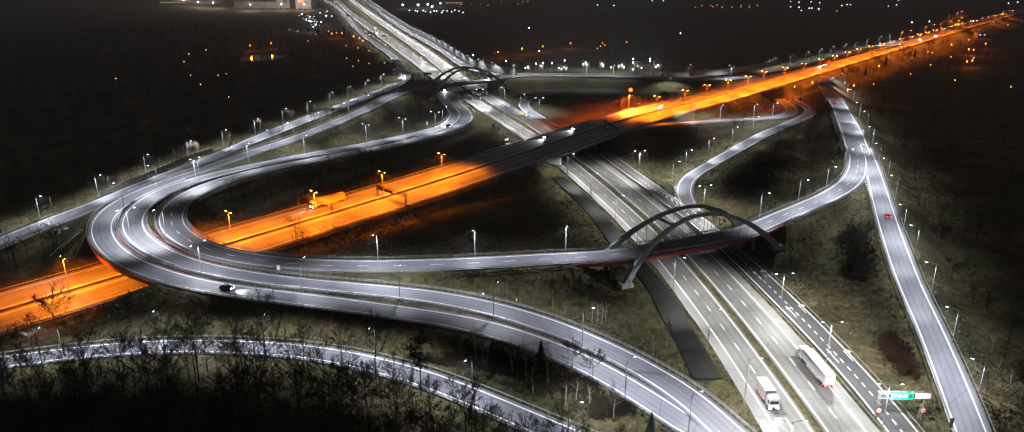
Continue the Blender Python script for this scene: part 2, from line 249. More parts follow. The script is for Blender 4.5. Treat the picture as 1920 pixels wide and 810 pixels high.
class Road:
    def __init__(s, name, wlim, sh=(1.2,1.2), ext=(0,0), it=12, step=4.0):
        L,R=ROADS[name]; s.name=name
        lw=catmull([tuple(unproj(*q)) for q in L],3.0); rw=catmull([tuple(unproj(*q)) for q in R],3.0)
        n=max(int(np.linalg.norm(np.diff(lw[:,:2],axis=0),axis=1).sum()/step),8)
        l=resample(lw,n); r=resample(rw,n); c=smooth((l+r)/2,it)
        def dist(P,Q): return np.sqrt(((P[:,None,:2]-Q[None,:,:2])**2).sum(2)).min(1)
        w=dist(c,lw)+dist(c,rw); w=np.clip(w,wlim[0],np.where(c[:,1]<640,min(wlim[1],wlim[2]) if len(wlim)>2 else wlim[1],wlim[1])); w[:3]=w[3]; w[-3:]=w[-4]; w=smooth(w[:,None],40)[:,0]
        if ext[0]: 
            d=c[0]-c[3]; d[2]=0; d/=np.linalg.norm(d); k=int(ext[0]/step)
            c=np.concatenate([[c[0]+d*step*i for i in range(k,0,-1)],c]); w=np.concatenate([[w[0]]*k,w])
        if ext[1]:
            d=c[-1]-c[-4]; d[2]=0; d/=np.linalg.norm(d); k=int(ext[1]/step)
            c=np.concatenate([c,[c[-1]+d*step*i for i in range(1,k+1)]]); w=np.concatenate([w,[w[-1]]*k])
        s.c=c; s.w=w; s.sh=sh; s.frames()
        # is the first listed edge on the left-hand side (+normal) ?
        k=n//2; s.lsign = 1
    def frames(s):
        t=np.gradient(s.c[:,:2],axis=0); t/=np.linalg.norm(t,axis=1)[:,None]+1e-9; s.t=t; s.n=np.stack([-t[:,1],t[:,0]],1)
        s.s=np.concatenate([[0],np.cumsum(np.linalg.norm(np.diff(s.c[:,:2],axis=0),axis=1))]); s.len=s.s[-1]
        s.hw=s.w/2
    def at(s, d, off=0.0, dz=0.0):
        x=np.interp(d,s.s,s.c[:,0]); y=np.interp(d,s.s,s.c[:,1]); z=np.interp(d,s.s,s.c[:,2])
        nx=np.interp(d,s.s,s.n[:,0]); ny=np.interp(d,s.s,s.n[:,1]); return Vector((x+nx*off,y+ny*off,z+dz))
    def half(s,d): return float(np.interp(d,s.s,s.hw))
    def nearest(s, p):
        k=int(((s.c[:,:2]-np.array(p[:2]))**2).sum(1).argmin()); return k, float(np.linalg.norm(s.c[k,:2]-np.array(p[:2])))
# name: width limits, shoulders (left of travel in list order = +n side is s.sh[0]), end extensions
RD={}
def road(name, wlim, sh=(1.2,1.2), ext=(0,0), it=12): RD[name]=Road(name,wlim,sh,ext,it); return RD[name]
# direction far -> near, so +n (left of travel) is the viewer's right
road('main_left',(7.6,12,8.4),(.8,3.0),(0,60),60); road('main_right',(7.8,12,8.6),(3.2,.8),(0,60),60)
road('collector',(6.6,7.4),(0.5,0.5),(0,60)); road('fork_ramp',(5.6,6.6),(1.3,0.8),(0,60))
road('right_two_way',(8.5,10.5),(1.0,1.0)); road('arch_ramp',(6.8,8.2),(1.2,1.2),(0,0),8)
road('middle_loop',(6.0,7.2),(1.2,1.2),(0,40),8); road('outer_loop',(6.2,7.4),(1.2,1.2),(0,40),8)
road('far_ramp',(6.6,9.6),(1.0,1.0),(0,80)); road('parallel',(6.5,8.5),(1,1)); road('east_road',(7,9),(1,1))
road('side_ramp',(5,7),(1,1)); road('loop_ramp',(5.6,6.6),(1,1),(0,0),6); road('merge_loop',(5,6),(1,1),(0,0),3)
road('north_loop',(5.6,6.6),(1,1),(0,0),5); road('service',(6.5,8),(0,0)); road('wood_ramp',(5.6,6.4),(1.2,1.2),(60,40))
# sodium-lit motorway: centre from the far (upper) edge, straight beyond the last point
U=catmull([tuple(unproj(*q)) for q in ROADS['sodium'][0][:9]],6.0)
U=smooth(resample(U,step=8.0),60)
sd=Road.__new__(Road); sd.name='sodium'; sd.sh=(2.4,2.4)
tt=np.gradient(U[:,:2],axis=0); tt/=np.linalg.norm(tt,axis=1)[:,None]; nn=np.stack([-tt[:,1],tt[:,0]],1)
C=U.copy(); C[:,:2]-=nn*17.0
d0=C[0]-C[6]; d0[2]=0; d0/=np.linalg.norm(d0)
far=unproj(1850,34,8); d1=np.array(far)-C[-1]; d1[2]=0; d1/=np.linalg.norm(d1)
far2=np.array(unproj(1921,18,8)); 
ext_far=catmull([tuple(C[-1]),tuple(np.array(unproj(1730,70,8))),tuple(np.array(unproj(1850,36,8))),tuple(far2+ (far2-np.array(unproj(1850,36,8)))*0.6)],10.0)[1:]
C=np.concatenate([[C[0]+d0*8*i for i in range(12,0,-1)],C,ext_far]); C=smooth(C,25)
sd.c=C; sd.w=np.full(len(C),29.0); sd.frames(); RD['sodium']=sd

# ------------------------------------------------------------------ terrain
DENSE={k:resample(np.concatenate([r.c, r.w[:,None]],1), step=4.0) for k,r in RD.items()}
def noise2(x,y,sc,seed):
    r=np.random.default_rng(seed); z=np.zeros_like(x)
    for i in range(6):
        a=r.uniform(0,6.28); k=r.uniform(.5,1.6)/sc; z+=np.sin((x*math.cos(a)+y*math.sin(a))*k+r.uniform(0,6.28))
    return z/6
LAKE=[(unproj(x,y,0)) for x,y in ((395,99),(470,97.5),(560,97),(600,101),(580,112),(500,117),(420,112))]
LC=unproj(489,106,0)
def _feet():
    out=[]
    for a,b in ((unproj(1172.5,535,0),unproj(1456,464,2.5)),(unproj(811,186,0),unproj(948.8,164,3))):
        t=(b-a); t.z=0; t.normalize(); n=Vector((-t.y,t.x,0))*19
        out += [tuple(a),tuple(b),tuple(a+n),tuple(b+n)]
    return out
FEET=_feet()
def terrain(X,Y):
    X=np.asarray(X,float); Y=np.asarray(Y,float); P=np.stack([X,Y],1)
    cell=np.clip((Y-450)*0.02,0,12)
    base=-0.5+0.5*noise2(X,Y,45,1)+0.25*noise2(X,Y,14,2)-0.3
    # the ground left of the loops rises from the sunken sodium motorway; the pocket inside the loops is low
    hi=base.copy(); lo=np.full(len(X),1e9)
    for k,A in DENSE.items():
        r=RD[k]; m0=max(r.sh)+1.5
        reach=70
        sel=np.where((X>A[:,0].min()-reach)&(X<A[:,0].max()+reach)&(Y>A[:,1].min()-reach)&(Y<A[:,1].max()+reach))[0]
        for i in range(0,len(sel),4000):
            q=sel[i:i+4000]; D=((P[q,None,:]-A[None,:,:2])**2).sum(2); j=D.argmin(1); d=np.sqrt(D[np.arange(len(q)),j])
            z=A[j,2]; ins=np.maximum(0,d-A[j,3]/2-m0)
            inner = np.maximum(0, d-A[j,3]/2-m0-cell[q]-0.5)
            hi[q]=np.maximum(hi[q], np.where(ins<60, z-0.34-cell[q]*0.12-ins/1.9, -9))
            lo[q]=np.minimum(lo[q], np.where(inner<40, z-0.34-cell[q]*0.12+inner/1.5, 1e9))
    h=np.minimum(hi,lo)
    for fx,fy,fz in FEET:
        dd=np.hypot(X-fx,Y-fy); h=np.minimum(h,fz-.5+np.maximum(0,dd-6)/1.3)
    dl=np.sqrt(((X-LC.x)/32)**2+((Y-LC.y)/42)**2); h=np.where(dl<1.25,np.minimum(h,-1.6+np.clip(dl-1,0,1)*4),h)
    return h
def axis(a0,a1,fine,grow,lo,hi):
    v=[a0]; s=fine
    while v[-1]<a1: v.append(v[-1]+fine)
    while v[-1]<hi: s*=grow; v.append(v[-1]+s)
    s=fine; w=[a0]
    while w[-1]>lo: s*=grow; w.append(w[-1]-s)
    return np.array(w[:0:-1]+v)
ax=axis(-260,260,2.5,1.045,-5200,5200); ay=axis(90,520,2.5,1.016,20,9000)
GX,GY=np.meshgrid(ax,ay); GH=terrain(GX.ravel(),GY.ravel()); GHg=GH.reshape(GX.shape)
nx,ny=len(ax),len(ay)
me=bpy.data.meshes.new('ground'); idx=np.arange(nx*ny).reshape(ny,nx)
F=np.stack([idx[:-1,:-1],idx[:-1,1:],idx[1:,1:],idx[1:,:-1]],-1).reshape(-1,4)
me.from_pydata(np.stack([GX.ravel(),GY.ravel(),GH],1).tolist(), [], F.tolist())
me.polygons.foreach_set('use_smooth',[True]*len(me.polygons)); me.update()
def grass_material():
    m=mat('grass_ground',(0.06,0.06,0.02),0.95,0,0.1); N=m.node_tree.nodes; L=m.node_tree.links; b=N['Principled BSDF']
    t=N.new('ShaderNodeTexCoord')
    def nz(sc,de,ro=0.6):
        n=N.new('ShaderNodeTexNoise'); n.inputs['Scale'].default_value=sc; n.inputs['Detail'].default_value=de; n.inputs['Roughness'].default_value=ro; L.new(t.outputs['Object'],n.inputs['Vector']); return n
    n1=nz(0.035,8,0.7); n2=nz(0.5,6,0.75); n3=nz(0.012,4)
    r1=N.new('ShaderNodeValToRGB'); L.new(n1.outputs['Fac'],r1.inputs[0]); e=r1.color_ramp.elements
    e[0].position=0.36; e[0].color=(0.030,0.034,0.016,1); e[1].position=0.66; e[1].color=(0.15,0.12,0.075,1)
    x=r1.color_ramp.elements.new(0.48); x.color=(0.055,0.054,0.026,1); x=r1.color_ramp.elements.new(0.56); x.color=(0.078,0.066,0.038,1)
    r2=N.new('ShaderNodeValToRGB'); L.new(n2.outputs['Fac'],r2.inputs[0]); r2.color_ramp.elements[0].position=0.34; r2.color_ramp.elements[0].color=(0.22,0.22,0.22,1); r2.color_ramp.elements[1].position=0.64; r2.color_ramp.elements[1].color=(1.75,1.65,1.45,1)
    mx=N.new('ShaderNodeMix'); mx.data_type='RGBA'; mx.blend_type='MULTIPLY'; mx.inputs[0].default_value=1; L.new(r1.outputs[0],mx.inputs[6]); L.new(r2.outputs[0],mx.inputs[7]); L.new(mx.outputs[2],b.inputs['Base Color'])
    bp=N.new('ShaderNodeBump'); bp.inputs['Distance'].default_value=0.5; bp.inputs['Strength'].default_value=0.7; L.new(n2.outputs['Fac'],bp.inputs['Height']); L.new(bp.outputs[0],b.inputs['Normal'])
    return m
M['grass']=grass_material(); me.materials.append(M['grass'])
ground=bpy.data.objects.new('ground',me); scene.collection.objects.link(ground); tag(ground,'rough winter grass and bare soil between the roads','ground',kind='structure')
def gz(x,y):
    i=int(np.clip(np.searchsorted(ax,x)-1,0,nx-2)); j=int(np.clip(np.searchsorted(ay,y)-1,0,ny-2))
    u=(x-ax[i])/(ax[i+1]-ax[i]); v=(y-ay[j])/(ay[j+1]-ay[j])
    return float((GHg[j,i]*(1-u)+GHg[j,i+1]*u)*(1-v)+(GHg[j+1,i]*(1-u)+GHg[j+1,i+1]*u)*v)
# lake with the reflections of two sodium lamps
mb=MB(); ring=[(LC.x+25*math.cos(a)*(1+.12*math.sin(3*a)),LC.y+35*math.sin(a)*(1+.1*math.cos(2*a)),-1.3) for a in [2*math.pi*i/48 for i in range(48)]]
mb.v=ring; mb.f=[tuple(range(48))]; mb.m=[0]
wm=noisy('lake_water',[(0.004,0.005,0.006),(0.008,0.009,0.01)],0.3,0.08); wm.node_tree.nodes['Principled BSDF'].inputs['Specular IOR Level'].default_value=0.6
tag(mb.build('lake_water',wm),'small dark lake mirroring two orange lamps','water',kind='structure')

# ------------------------------------------------------------------ road surfaces and markings
def strip(r, o1, o2, dz, mb=None, a=0.0, b=None, thick=0.0, uvs=None, rel=True):
    """ribbon between two lateral offsets; offsets are functions of half width or numbers"""
    b = r.len if b is None else b; mb = mb or MB()
    k=[i for i in range(len(r.s)) if a<r.s[i]<b]; D=[a]+[r.s[i] for i in k]+[b]
    n0=len(mb.v)
    for d in D:
        h=r.half(d); f1=o1(h) if callable(o1) else o1; f2=o2(h) if callable(o2) else o2
        p=r.at(d,f1,dz); q=r.at(d,f2,dz); mb.v += [tuple(p),tuple(q)]; 
        if uvs is not None: uvs += [(f1,d),(f2,d)]
        if thick: 
            mb.v += [(p.x,p.y,p.z-thick),(q.x,q.y,q.z-thick)]
            if uvs is not None: uvs += [(f1,d),(f2,d)]
    st=4 if thick else 2
    for i in range(len(D)-1):
        A=n0+i*st; B=A+st
        mb.f.append((A,A+1,B+1,B)); mb.m.append(0)
        if thick:
            mb.f += [(A+2,A,B,B+2),(A+1,A+3,B+3,B+1),(A+3,A+2,B+2,B+3)]; mb.m += [0]*3
    return mb
def dashes(r, off, w, on, gap, mb, a=0, b=None, dz=0.02):
    b = r.len if b is None else b; d=a
    while d+on<b:
        o = off(r.half(d)) if callable(off) else off
        strip(r,o-w/2,o+w/2,dz,mb,d,d+on); d+=on+gap
LBL={'main_left':'pale grey left carriageway of the white-lit motorway','main_right':'pale grey right carriageway of the white-lit motorway',
'collector':'dark asphalt side lanes with arrows beside the motorway','fork_ramp':'long straight slip road at the right edge','right_two_way':'raised road running down from the orange motorway',
'arch_ramp':'innermost loop road that crosses the near arch bridge','middle_loop':'middle loop road in the bundle of three','outer_loop':'outermost loop road leading to the far arch bridge',
'far_ramp':'straight ramp along the dark forest on the left','parallel':'side road along the noise barrier beside the far motorway','east_road':'grey road running right from the far arch bridge',
'side_ramp':'thin ramp leaving the orange motorway towards the hairpin','loop_ramp':'curved grey ramp joining the motorway above the near arch','merge_loop':'short hook-shaped ramp joining the orange motorway',
'north_loop':'small looping ramp right of the motorway beyond the orange bridge','service':'unlit dark service road left of the motorway','wood_ramp':'curved slip road behind the bare trees in front','sodium':'wide motorway lit deep orange by sodium lamps'}
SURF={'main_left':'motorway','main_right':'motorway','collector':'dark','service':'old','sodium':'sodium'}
ROADOBJ={}
for k,r in RD.items():
    uvs=[]; top=0.012 if k in ('arch_ramp','collector','fork_ramp','side_ramp','merge_loop') else (0.024 if k in('right_two_way','sodium','east_road') else 0.0)
    r.top=top
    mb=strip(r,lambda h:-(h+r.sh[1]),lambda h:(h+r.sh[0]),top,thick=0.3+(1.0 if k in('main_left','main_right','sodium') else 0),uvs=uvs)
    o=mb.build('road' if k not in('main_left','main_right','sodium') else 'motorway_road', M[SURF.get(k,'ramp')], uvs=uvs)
    tag(o,LBL[k],'road',kind='structure'); ROADOBJ[k]=o
    mk=MB(); W=0.36; dz=top+0.02
    if k=='service': continue
    if k=='sodium':
        for sgn in (1,-1):
            for e in (14.5,2.6): strip(r,sgn*e-.18,sgn*e+.18,dz,mk)
            for j in (1,2): dashes(r,sgn*(2.6+j*3.97),0.27,4,8,mk,a=(j*5)%12,b=900)
    else:
        for sgn in (1,-1): strip(r,lambda h,s_=sgn:s_*h-W/2,lambda h,s_=sgn:s_*h+W/2,dz,mk)
    if k in('main_left','main_right'):
        sg=1 if k=='main_right' else -1; u2=[]
        f1=(lambda h:h+.1) if sg>0 else (lambda h:-(h+r.sh[1]-.05)); f2=(lambda h:h+r.sh[0]-.05) if sg>0 else (lambda h:-(h+.1))
        strip(r,f1,f2,.006,uvs=u2).build('hard_shoulder',M['shoulder'],o,uvs=u2)
        dashes(r,0.0,0.27,4,8,mk)
        dashes(r,lambda h:(h-3.4),0.18,4,8,mk,b=r.len-1480); dashes(r,lambda h:-(h-3.4),0.18,4,8,mk,b=r.len-1480)
    if k in('arch_ramp','far_ramp','east_road','parallel'): dashes(r,0.0,0.25,4,8,mk)
    if k=='collector': dashes(r,-0.2,0.3,2,2,mk)
    if k=='right_two_way': dashes(r,-1.2,0.3,2,4,mk); dashes(r,1.9,0.22,1,1,mk,a=60)
    mk.build('lane_marking',M['paint'],o)

# chevrons, arrows and hatching
def seg(poly,t):
    P=[Vector(p) for p in poly]; L=[0]
    for a,b in zip(P,P[1:]): L.append(L[-1]+(b-a).length)
    t=max(0,min(1,t))*L[-1]
    for i in range(len(P)-1):
        if t<=L[i+1]+1e-6: return P[i].lerp(P[i+1],(t-L[i])/max(1e-6,L[i+1]-L[i]))
    return P[-1]
def chevrons(A,B,n,lead,z0,parent,duty=0.45):
    A=[unproj(*p) for p in A]; B=[unproj(*p) for p in B]; mb=MB()
    for i in range(n):
        t=i/n; u=t+duty/n
        a0,a1=seg(A,t),seg(A,u); b0,b1=seg(B,t),seg(B,u); c0=(seg(A,t+lead)+seg(B,t+lead))/2; c1=(seg(A,u+lead)+seg(B,u+lead))/2
        for q in (a0,a1,b0,b1,c0,c1): q.z+=z0
        mb.quad(a0,c0,c1,a1); mb.quad(c0,b0,b1,c1)
    mb.build('chevron_marking',M['paint'],parent)
chevrons([(1625,322,7.9),(1619,337,7.9),(1633,372,7.6),(1639,384,7.4)],[(1625.5,322,7.9),(1629,345,7.8),(1636,372,7.6),(1640,384,7.4)],16,-0.02,0.05,ROADOBJ['fork_ramp'])
chevrons([(1229,349,0),(1250,370,0),(1270,383,0),(1288,397,0)],[(1229,349.5,0),(1240,358,0),(1262,371,0),(1269,366.5,0)],7,0.06,0.04,ROADOBJ['collector'],0.4)
chevrons([(1294,770,.5),(1313,800,.4),(1325,825,.4)],[(1297,770,.5),(1330,802,.4),(1355,830,.4)],10,-0.05,0.05,ROADOBJ['middle_loop'])
# broad gore island painted between right_two_way and the dotted line
mb=MB()
for (x0,y0,x1,y1) in ((1597,235,1610,238),(1603,246,1616,250),(1612,268,1625,273),(1617,284,1631,292)):
    a,b=unproj(x0,y0,8.06),unproj(x1,y1,8.06); n=(b-a).cross(Vector((0,0,1))).normalized()*0.25; mb.quad(a+n,b+n,b-n,a-n)
mb.build('hatch_marking',M['paint'],ROADOBJ['right_two_way'])
# lane arrows on the dark side lanes
def arrow(mb,r,px,py,turn):
    p=unproj(px,py,0); k,_=r.nearest(p); t=Vector((-r.t[k][0],-r.t[k][1],0)); n=Vector((t.y,-t.x,0)); z=Vector((0,0,r.top+0.024)); p.z=0
    P=lambda u,v: p+t*u+n*v+z
    mb.quad(P(-3.5,-.12),P(-3.5,.12),P(2,.12),P(2,-.12))
    if turn: mb.quad(P(1.2,.1),P(1.2,.9),P(1.9,.9),P(2.4,.1)); mb.tri(P(.6,.9),P(3.0,.9),P(1.7,2.1))
    else: mb.tri(P(2,-.55),P(2,.55),P(4.4,0))
mb=MB(); c=RD['collector']
for x,y,t in ((1421,518,0),(1430,512,1),(1484,585,0),(1502,578,1),(1562,668,0),(1588,665,1)): arrow(mb,c,x,y,t)
mb.build('arrow_marking',M['paint'],ROADOBJ['collector'])

# ------------------------------------------------------------------ bridges, decks, guard rails
def runs(r, test, minlen=8.0):
    out=[]; st=None; ds=np.arange(0,r.len,3.0)
    for d in ds:
        p=r.at(d); ok=test(p,d)
        if ok and st is None: st=d
        if (not ok or d==ds[-1]) and st is not None:
            if d-st>=minlen: out.append((st,d))
            st=None
    return out
DECKS={k:runs(r,lambda p,d:p.z-gz(p.x,p.y)>2.6) for k,r in RD.items()}
BRLBL={'arch_ramp':'innermost loop bridge','middle_loop':'middle loop bridge','outer_loop':'outer loop bridge','sodium':'orange motorway overpass'}
def road_near(x,y,z,skip=None,tol=1.5,pad=0.3):
    for k,r in RD.items():
        if k==skip: continue
        i,d=r.nearest((x,y))
        if d<r.hw[i]+max(r.sh)+pad and abs(r.c[i,2]-z)<tol: return k
    return None
BRIDGES=[]
for k,rl in DECKS.items():
    r=RD[k]
    if k in('main_left','main_right','far_ramp','wood_ramp','service','collector'): continue
    for j,(a,b) in enumerate(rl):
        a=max(0,a-3); b=min(r.len,b+3); m=r.at((a+b)/2)
        if b-a<14 or m.y>1000: continue
        e=empty('road_bridge',(m.x,m.y,gz(m.x,m.y))); inv=Vector(e.location)
        def fin(mb,name,mt):
            mb.v=[(x-inv.x,y-inv.y,z-inv.z) for x,y,z in mb.v]; return mb.build(name,mt,e)
        red = k in('arch_ramp','middle_loop','outer_loop')
        under=None
        for q,rr in RD.items():
            if q!=k:
                i,dd=rr.nearest(m)
                if dd<45 and rr.c[i,2]<m.z-3.5: under=q; break
        mb=strip(r,lambda h:-(h+r.sh[1]+.35),lambda h:h+r.sh[0]+.35,-0.31,None,a,b,thick=1.1); fin(mb,'deck',M['concrete'])
        for s_,sg in ((r.sh[0],1),(r.sh[1],-1)):
            g=strip(r,lambda h:sg*(h+s_+.36),lambda h:sg*(h+s_+.62),-0.25,None,a,b,thick=1.3)
            fin(g,'edge_girder',M['red'] if red else M['palecon'])
        # abutments / piers
        for d in (a+1.5,b-1.5):
            p=r.at(d); i,_=r.nearest(p); g0=gz(p.x,p.y)-3; wdt=2*r.hw[i]+sum(r.sh); off=(r.sh[0]-r.sh[1])/2
            p=r.at(d,off); mb=MB(); mb.box((p.x,p.y,(p.z-1.42+g0)/2),(1.6,wdt*.96,p.z-1.42-g0),math.atan2(r.t[i][1],r.t[i][0])); fin(mb,'abutment',M['palecon'])
        step=14 if k=='sodium' else 20
        d=a+step*0.8
        while d<b-step*0.5:
            i,_=r.nearest(r.at(d)); nn_=5 if k=='sodium' else 2
            for q in range(nn_):
                o=(q/(nn_-1)-.5)*2*(r.hw[i]-1.2)
                p=r.at(d,o); g0=gz(p.x,p.y)
                if p.z-g0<3: continue
                if any(rr.nearest(p)[1]<rr.hw[rr.nearest(p)[0]]+max(rr.sh)-0.3+0.7 and rr.c[rr.nearest(p)[0],2]<p.z-3 for qn,rr in RD.items() if qn!=k): continue
                mb=MB(); mb.tube((p.x,p.y,g0-1),(p.x,p.y,p.z-2.1),.65,n=10); mb.box((p.x,p.y,p.z-1.76),(2.2,2.2,.68),math.atan2(r.t[i][1],r.t[i][0])); fin(mb,'pier',M['concrete'])
            d+=step
        BRIDGES.append((k,a,b,e,under,m))
UN={'main_left':'the white-lit motorway','main_right':'the white-lit motorway','collector':'the white-lit motorway','sodium':'the orange motorway','loop_ramp':'the hairpin ramps','side_ramp':'the hairpin ramps'}
for n,(k,a,b,e,under,m) in enumerate(BRIDGES):
    base={'arch_ramp':'innermost loop road','middle_loop':'middle loop road','outer_loop':'outermost loop road','sodium':'wide orange motorway','east_road':'grey far road',
     'side_ramp':'thin ramp off the orange motorway','right_two_way':'raised road at the right','fork_ramp':'right slip road','merge_loop':'hooked ramp','parallel':'side road by the noise barrier'}.get(k,'ramp')
    print('BRIDGE',k,round(a),round(b),under,[round(v) for v in m])
    e['_n']=n
    tag(e,'bridge carrying the %s over %s'%(base,UN.get(under,'a grassy hollow')),'bridge')
ARCH={}
for n,(k,a,b,e,under,m) in enumerate(BRIDGES):
    # number those that would read the same, from near to far
    same=[q for q in BRIDGES if q[3]['label']==e['label']]
    del e['_n']
seen={}
for q in sorted(BRIDGES,key=lambda q:q[5].y): seen.setdefault(q[3]['label'],[]).append(q[3])
for l,es in seen.items():
    if len(es)>1:
        for i,e in enumerate(es): e['label']=l+', %s from the camera'%(['nearest','second','third','fourth','fifth','sixth','seventh'][i])

# the two tied-arch bridges
def arch_bridge(e, fl, fr, zl, zr, apex, splay=19.0, lean=5.0):
    """front feet fl, fr (Vectors); rear feet splayed by `splay`; ribs lean towards each other"""
    inv=Vector(e.location); d=(fr-fl); d.z=0; ln=d.length; t=d/ln; n=Vector((-t.y,t.x,0))
    ribs=[]
    for side in (0,1):
        mb=MB(); N=36; rings=[]; pts=[]
        for i in range(N+1):
            s=i/N; q=1-(2*s-1)**2
            z=zl+(zr-zl)*s+(apex-(zl+zr)/2)*q**0.92
            o=(lean*q if side==0 else splay-lean*q)
            p=fl+t*(ln*s)+n*o; p.z=z; pts.append(p)
        for i,p in enumerate(pts):
            tg=(pts[min(N,i+1)]-pts[max(0,i-1)]).normalized(); up=n.cross(tg).normalized()
            if up.z<0: up=-up
            q=1-(2*i/N-1)**2; w=0.5+0.3*(1-q); h=0.6+0.55*(1-q)
            for a,b in ((-w,-h),(w,-h),(w,h),(-w,h)): mb.v.append(tuple(p+n*a+up*b-inv))
        for i in range(N):
            for a in range(4):
                b=(a+1)%4; mb.f.append((i*4+a,i*4+b,i*4+4+b,i*4+4+a)); mb.m.append(0)
        mb.f += [(3,2,1,0),tuple(N*4+a for a in range(4))]; mb.m += [0,0]
        mb.build('arch_rib',M['arch'],e); ribs.append(pts)
        for p in (pts[0],pts[-1]):
            mb=MB(); mb.box((p.x-inv.x,p.y-inv.y,p.z-inv.z-.4),(5.2,3.4,2.0),math.atan2(t.y,t.x),taper=.8); mb.build('arch_footing',M['palecon'],e)
    for s in (0.36,0.64):
        i=int(s*36); a,b=ribs[0][i],ribs[1][i]; mb=MB(); dd=(b-a)
        mb.tube(a-inv,b-inv,.55,n=8); mb.build('cross_beam',M['arch'],e)
    for side in (0,1):
        for i in range(6,32,2):
            p=ribs[side][i]
            if p.z>10.2:
                mb=MB(); o=(0.2 if side==0 else -0.2); c=fl+t*(ln*i/36)+n*(splay/2+(-1 if side==0 else 1)*5.3)
                mb.tube(p-inv,Vector((c.x,c.y,7.9))-inv,.085,n=4); mb.build('hanger',M['steel'],e)
near=[q for q in BRIDGES if q[0]=='arch_ramp' and q[5].x>20]
near=near[0][3] if near else empty('road_bridge')
tag(near,'near red-edged road bridge hung from twin grey arches over the motorway','bridge')
arch_bridge(near,unproj(1172.5,535,0),unproj(1456,464,2.5),0.3,2.8,18.2)
farb=[q for q in BRIDGES if q[0] in('outer_loop',) and q[5].y>500]
farb=farb[0][3] if farb else empty('road_bridge')
tag(farb,'far road bridge under twin grey arches near the top of the motorway','bridge')
arch_bridge(farb,unproj(811,186,0),unproj(948.8,164,3),0.3,3.3,21.0)

# guard rails
RLBL={k:v for k,v in LBL.items()}
def guard(k, side, off_extra=0.35, a=0, b=None, tall=False, step=4.0, name='guard_rail', label=None):
    r=RD[k]; b=r.len if b is None else b; s_=r.sh[0] if side>0 else r.sh[1]
    keep=[]; ds=np.arange(a,b,3.0)
    for d in ds:
        p=r.at(d,side*(r.half(d)+s_+off_extra))
        bad=road_near(p.x,p.y,p.z,skip=k)
        keep.append(not bad)
    rail=MB(); posts=MB(); i=0
    p0=r.at((a+b)/2,side*(r.half((a+b)/2)+s_+off_extra)); inv=Vector((p0.x,p0.y,p0.z))
    O=lambda h,q=0:side*(h+s_+off_extra+q)
    while i<len(ds):
        if not keep[i]: i+=1; continue
        j=i
        while j+1<len(ds) and keep[j+1]: j+=1
        if ds[j]-ds[i]>9:
            strip(r,lambda h:O(h,-.05),lambda h:O(h,.05),.78 if not tall else 1.15,rail,ds[i],ds[j],thick=.30 if not tall else .12)
            if tall: strip(r,lambda h:O(h,-.04),lambda h:O(h,.04),.72,rail,ds[i],ds[j],thick=.22)
            d=ds[i]
            while d<ds[j]:
                p=r.at(d,O(r.half(d))+side*.09); posts.box((p.x,p.y,p.z+(.3 if not tall else .5)),(.12,.10,1.0 if not tall else 1.25),math.atan2(*reversed(tuple(r.at(d+1)-r.at(d))[:2]))); d+=step
        i=j+1
    if not rail.v: return None
    for m in (rail,posts): m.v=[(x-inv.x,y-inv.y,z-inv.z) for x,y,z in m.v]
    o=rail.build(name,M['steel']); o.location=inv
    pp=posts.build('posts',M['steel'],o); pp['kind']='stuff'
    sd_=('its right' if side>0 else 'its left')
    tag(o,label or 'grey steel guard rail along %s, on %s'%(LBL_SHORT[k],sd_),'guard rail','guard rails along the roads'); return o
LBL_SHORT={'main_left':'the left motorway carriageway','main_right':'the right motorway carriageway','collector':'the dark arrowed side lanes','fork_ramp':'the long right slip road','right_two_way':'the raised road at the right',
'arch_ramp':'the innermost loop road','middle_loop':'the middle loop road','outer_loop':'the outermost loop road','far_ramp':'the straight forest-side ramp','parallel':'the noise-barrier side road','east_road':'the grey road right of the far arch',
'side_ramp':'the thin hairpin ramp','loop_ramp':'the curved ramp above the near arch','merge_loop':'the hooked ramp','north_loop':'the small looping ramp','wood_ramp':'the slip road behind the bare trees','sodium':'the orange motorway'}
for k in ('arch_ramp','middle_loop','outer_loop','right_two_way','fork_ramp','loop_ramp','sodium','east_road','side_ramp','merge_loop','north_loop'):
    for s in (1,-1):
        el=k in('arch_ramp','middle_loop','outer_loop','east_road')
        guard(k,s,tall=el,step=2.0 if el else 4.0,b=min(RD[k].len,1500))
for k,s in (('main_left',1),('main_right',-1),('main_left',-1),('main_right',1),('collector',1),('far_ramp',-1),('wood_ramp',1)):
    guard(k,s,off_extra=.5)
# concrete median barrier of the sodium motorway
r=RD['sodium']; mb=strip(r,-0.35,0.35,0.85,None,0,min(r.len,1600),thick=.85)
tag(mb.build('median_barrier',M['concrete']),'low concrete barrier between the two orange carriageways','barrier')

# noise barriers
def noise_barrier(pts, h, step, label, mt='barrier', frame=True):
    P=resample(catmull([tuple(p) for p in pts],step),step=step); inv=Vector(P[0]); e=empty('noise_barrier',inv)
    mb=MB(); fr=MB()
    for a,b in zip(P,P[1:]):
        a=Vector(a)-inv; b=Vector(b)-inv; d=(b-a); L=d.length; rz=math.atan2(d.y,d.x); m=(a+b)/2
        mb.box((m.x,m.y,m.z+h/2),(L-.3,.12,h),rz)
        fr.box((a.x,a.y,a.z+h/2+.1),(.28,.3,h+.4),rz)
    mb.build('panels',M[mt],e); q=fr.build('posts',M['pole'],e); q['kind']='stuff'
    tag(e,label,'noise barrier'); return e
r=RD['parallel']; r2=RD['east_road']
pts=[r.at(d,(r.half(d)+3.5)) for d in np.linspace(120,r.len,24)]
pts=[Vector((p.x,p.y,max(p.z-.3,0))) for p in pts]
noise_barrier(pts,6.5,6.0,'long panelled noise barrier above the far motorway, running to the far arch')
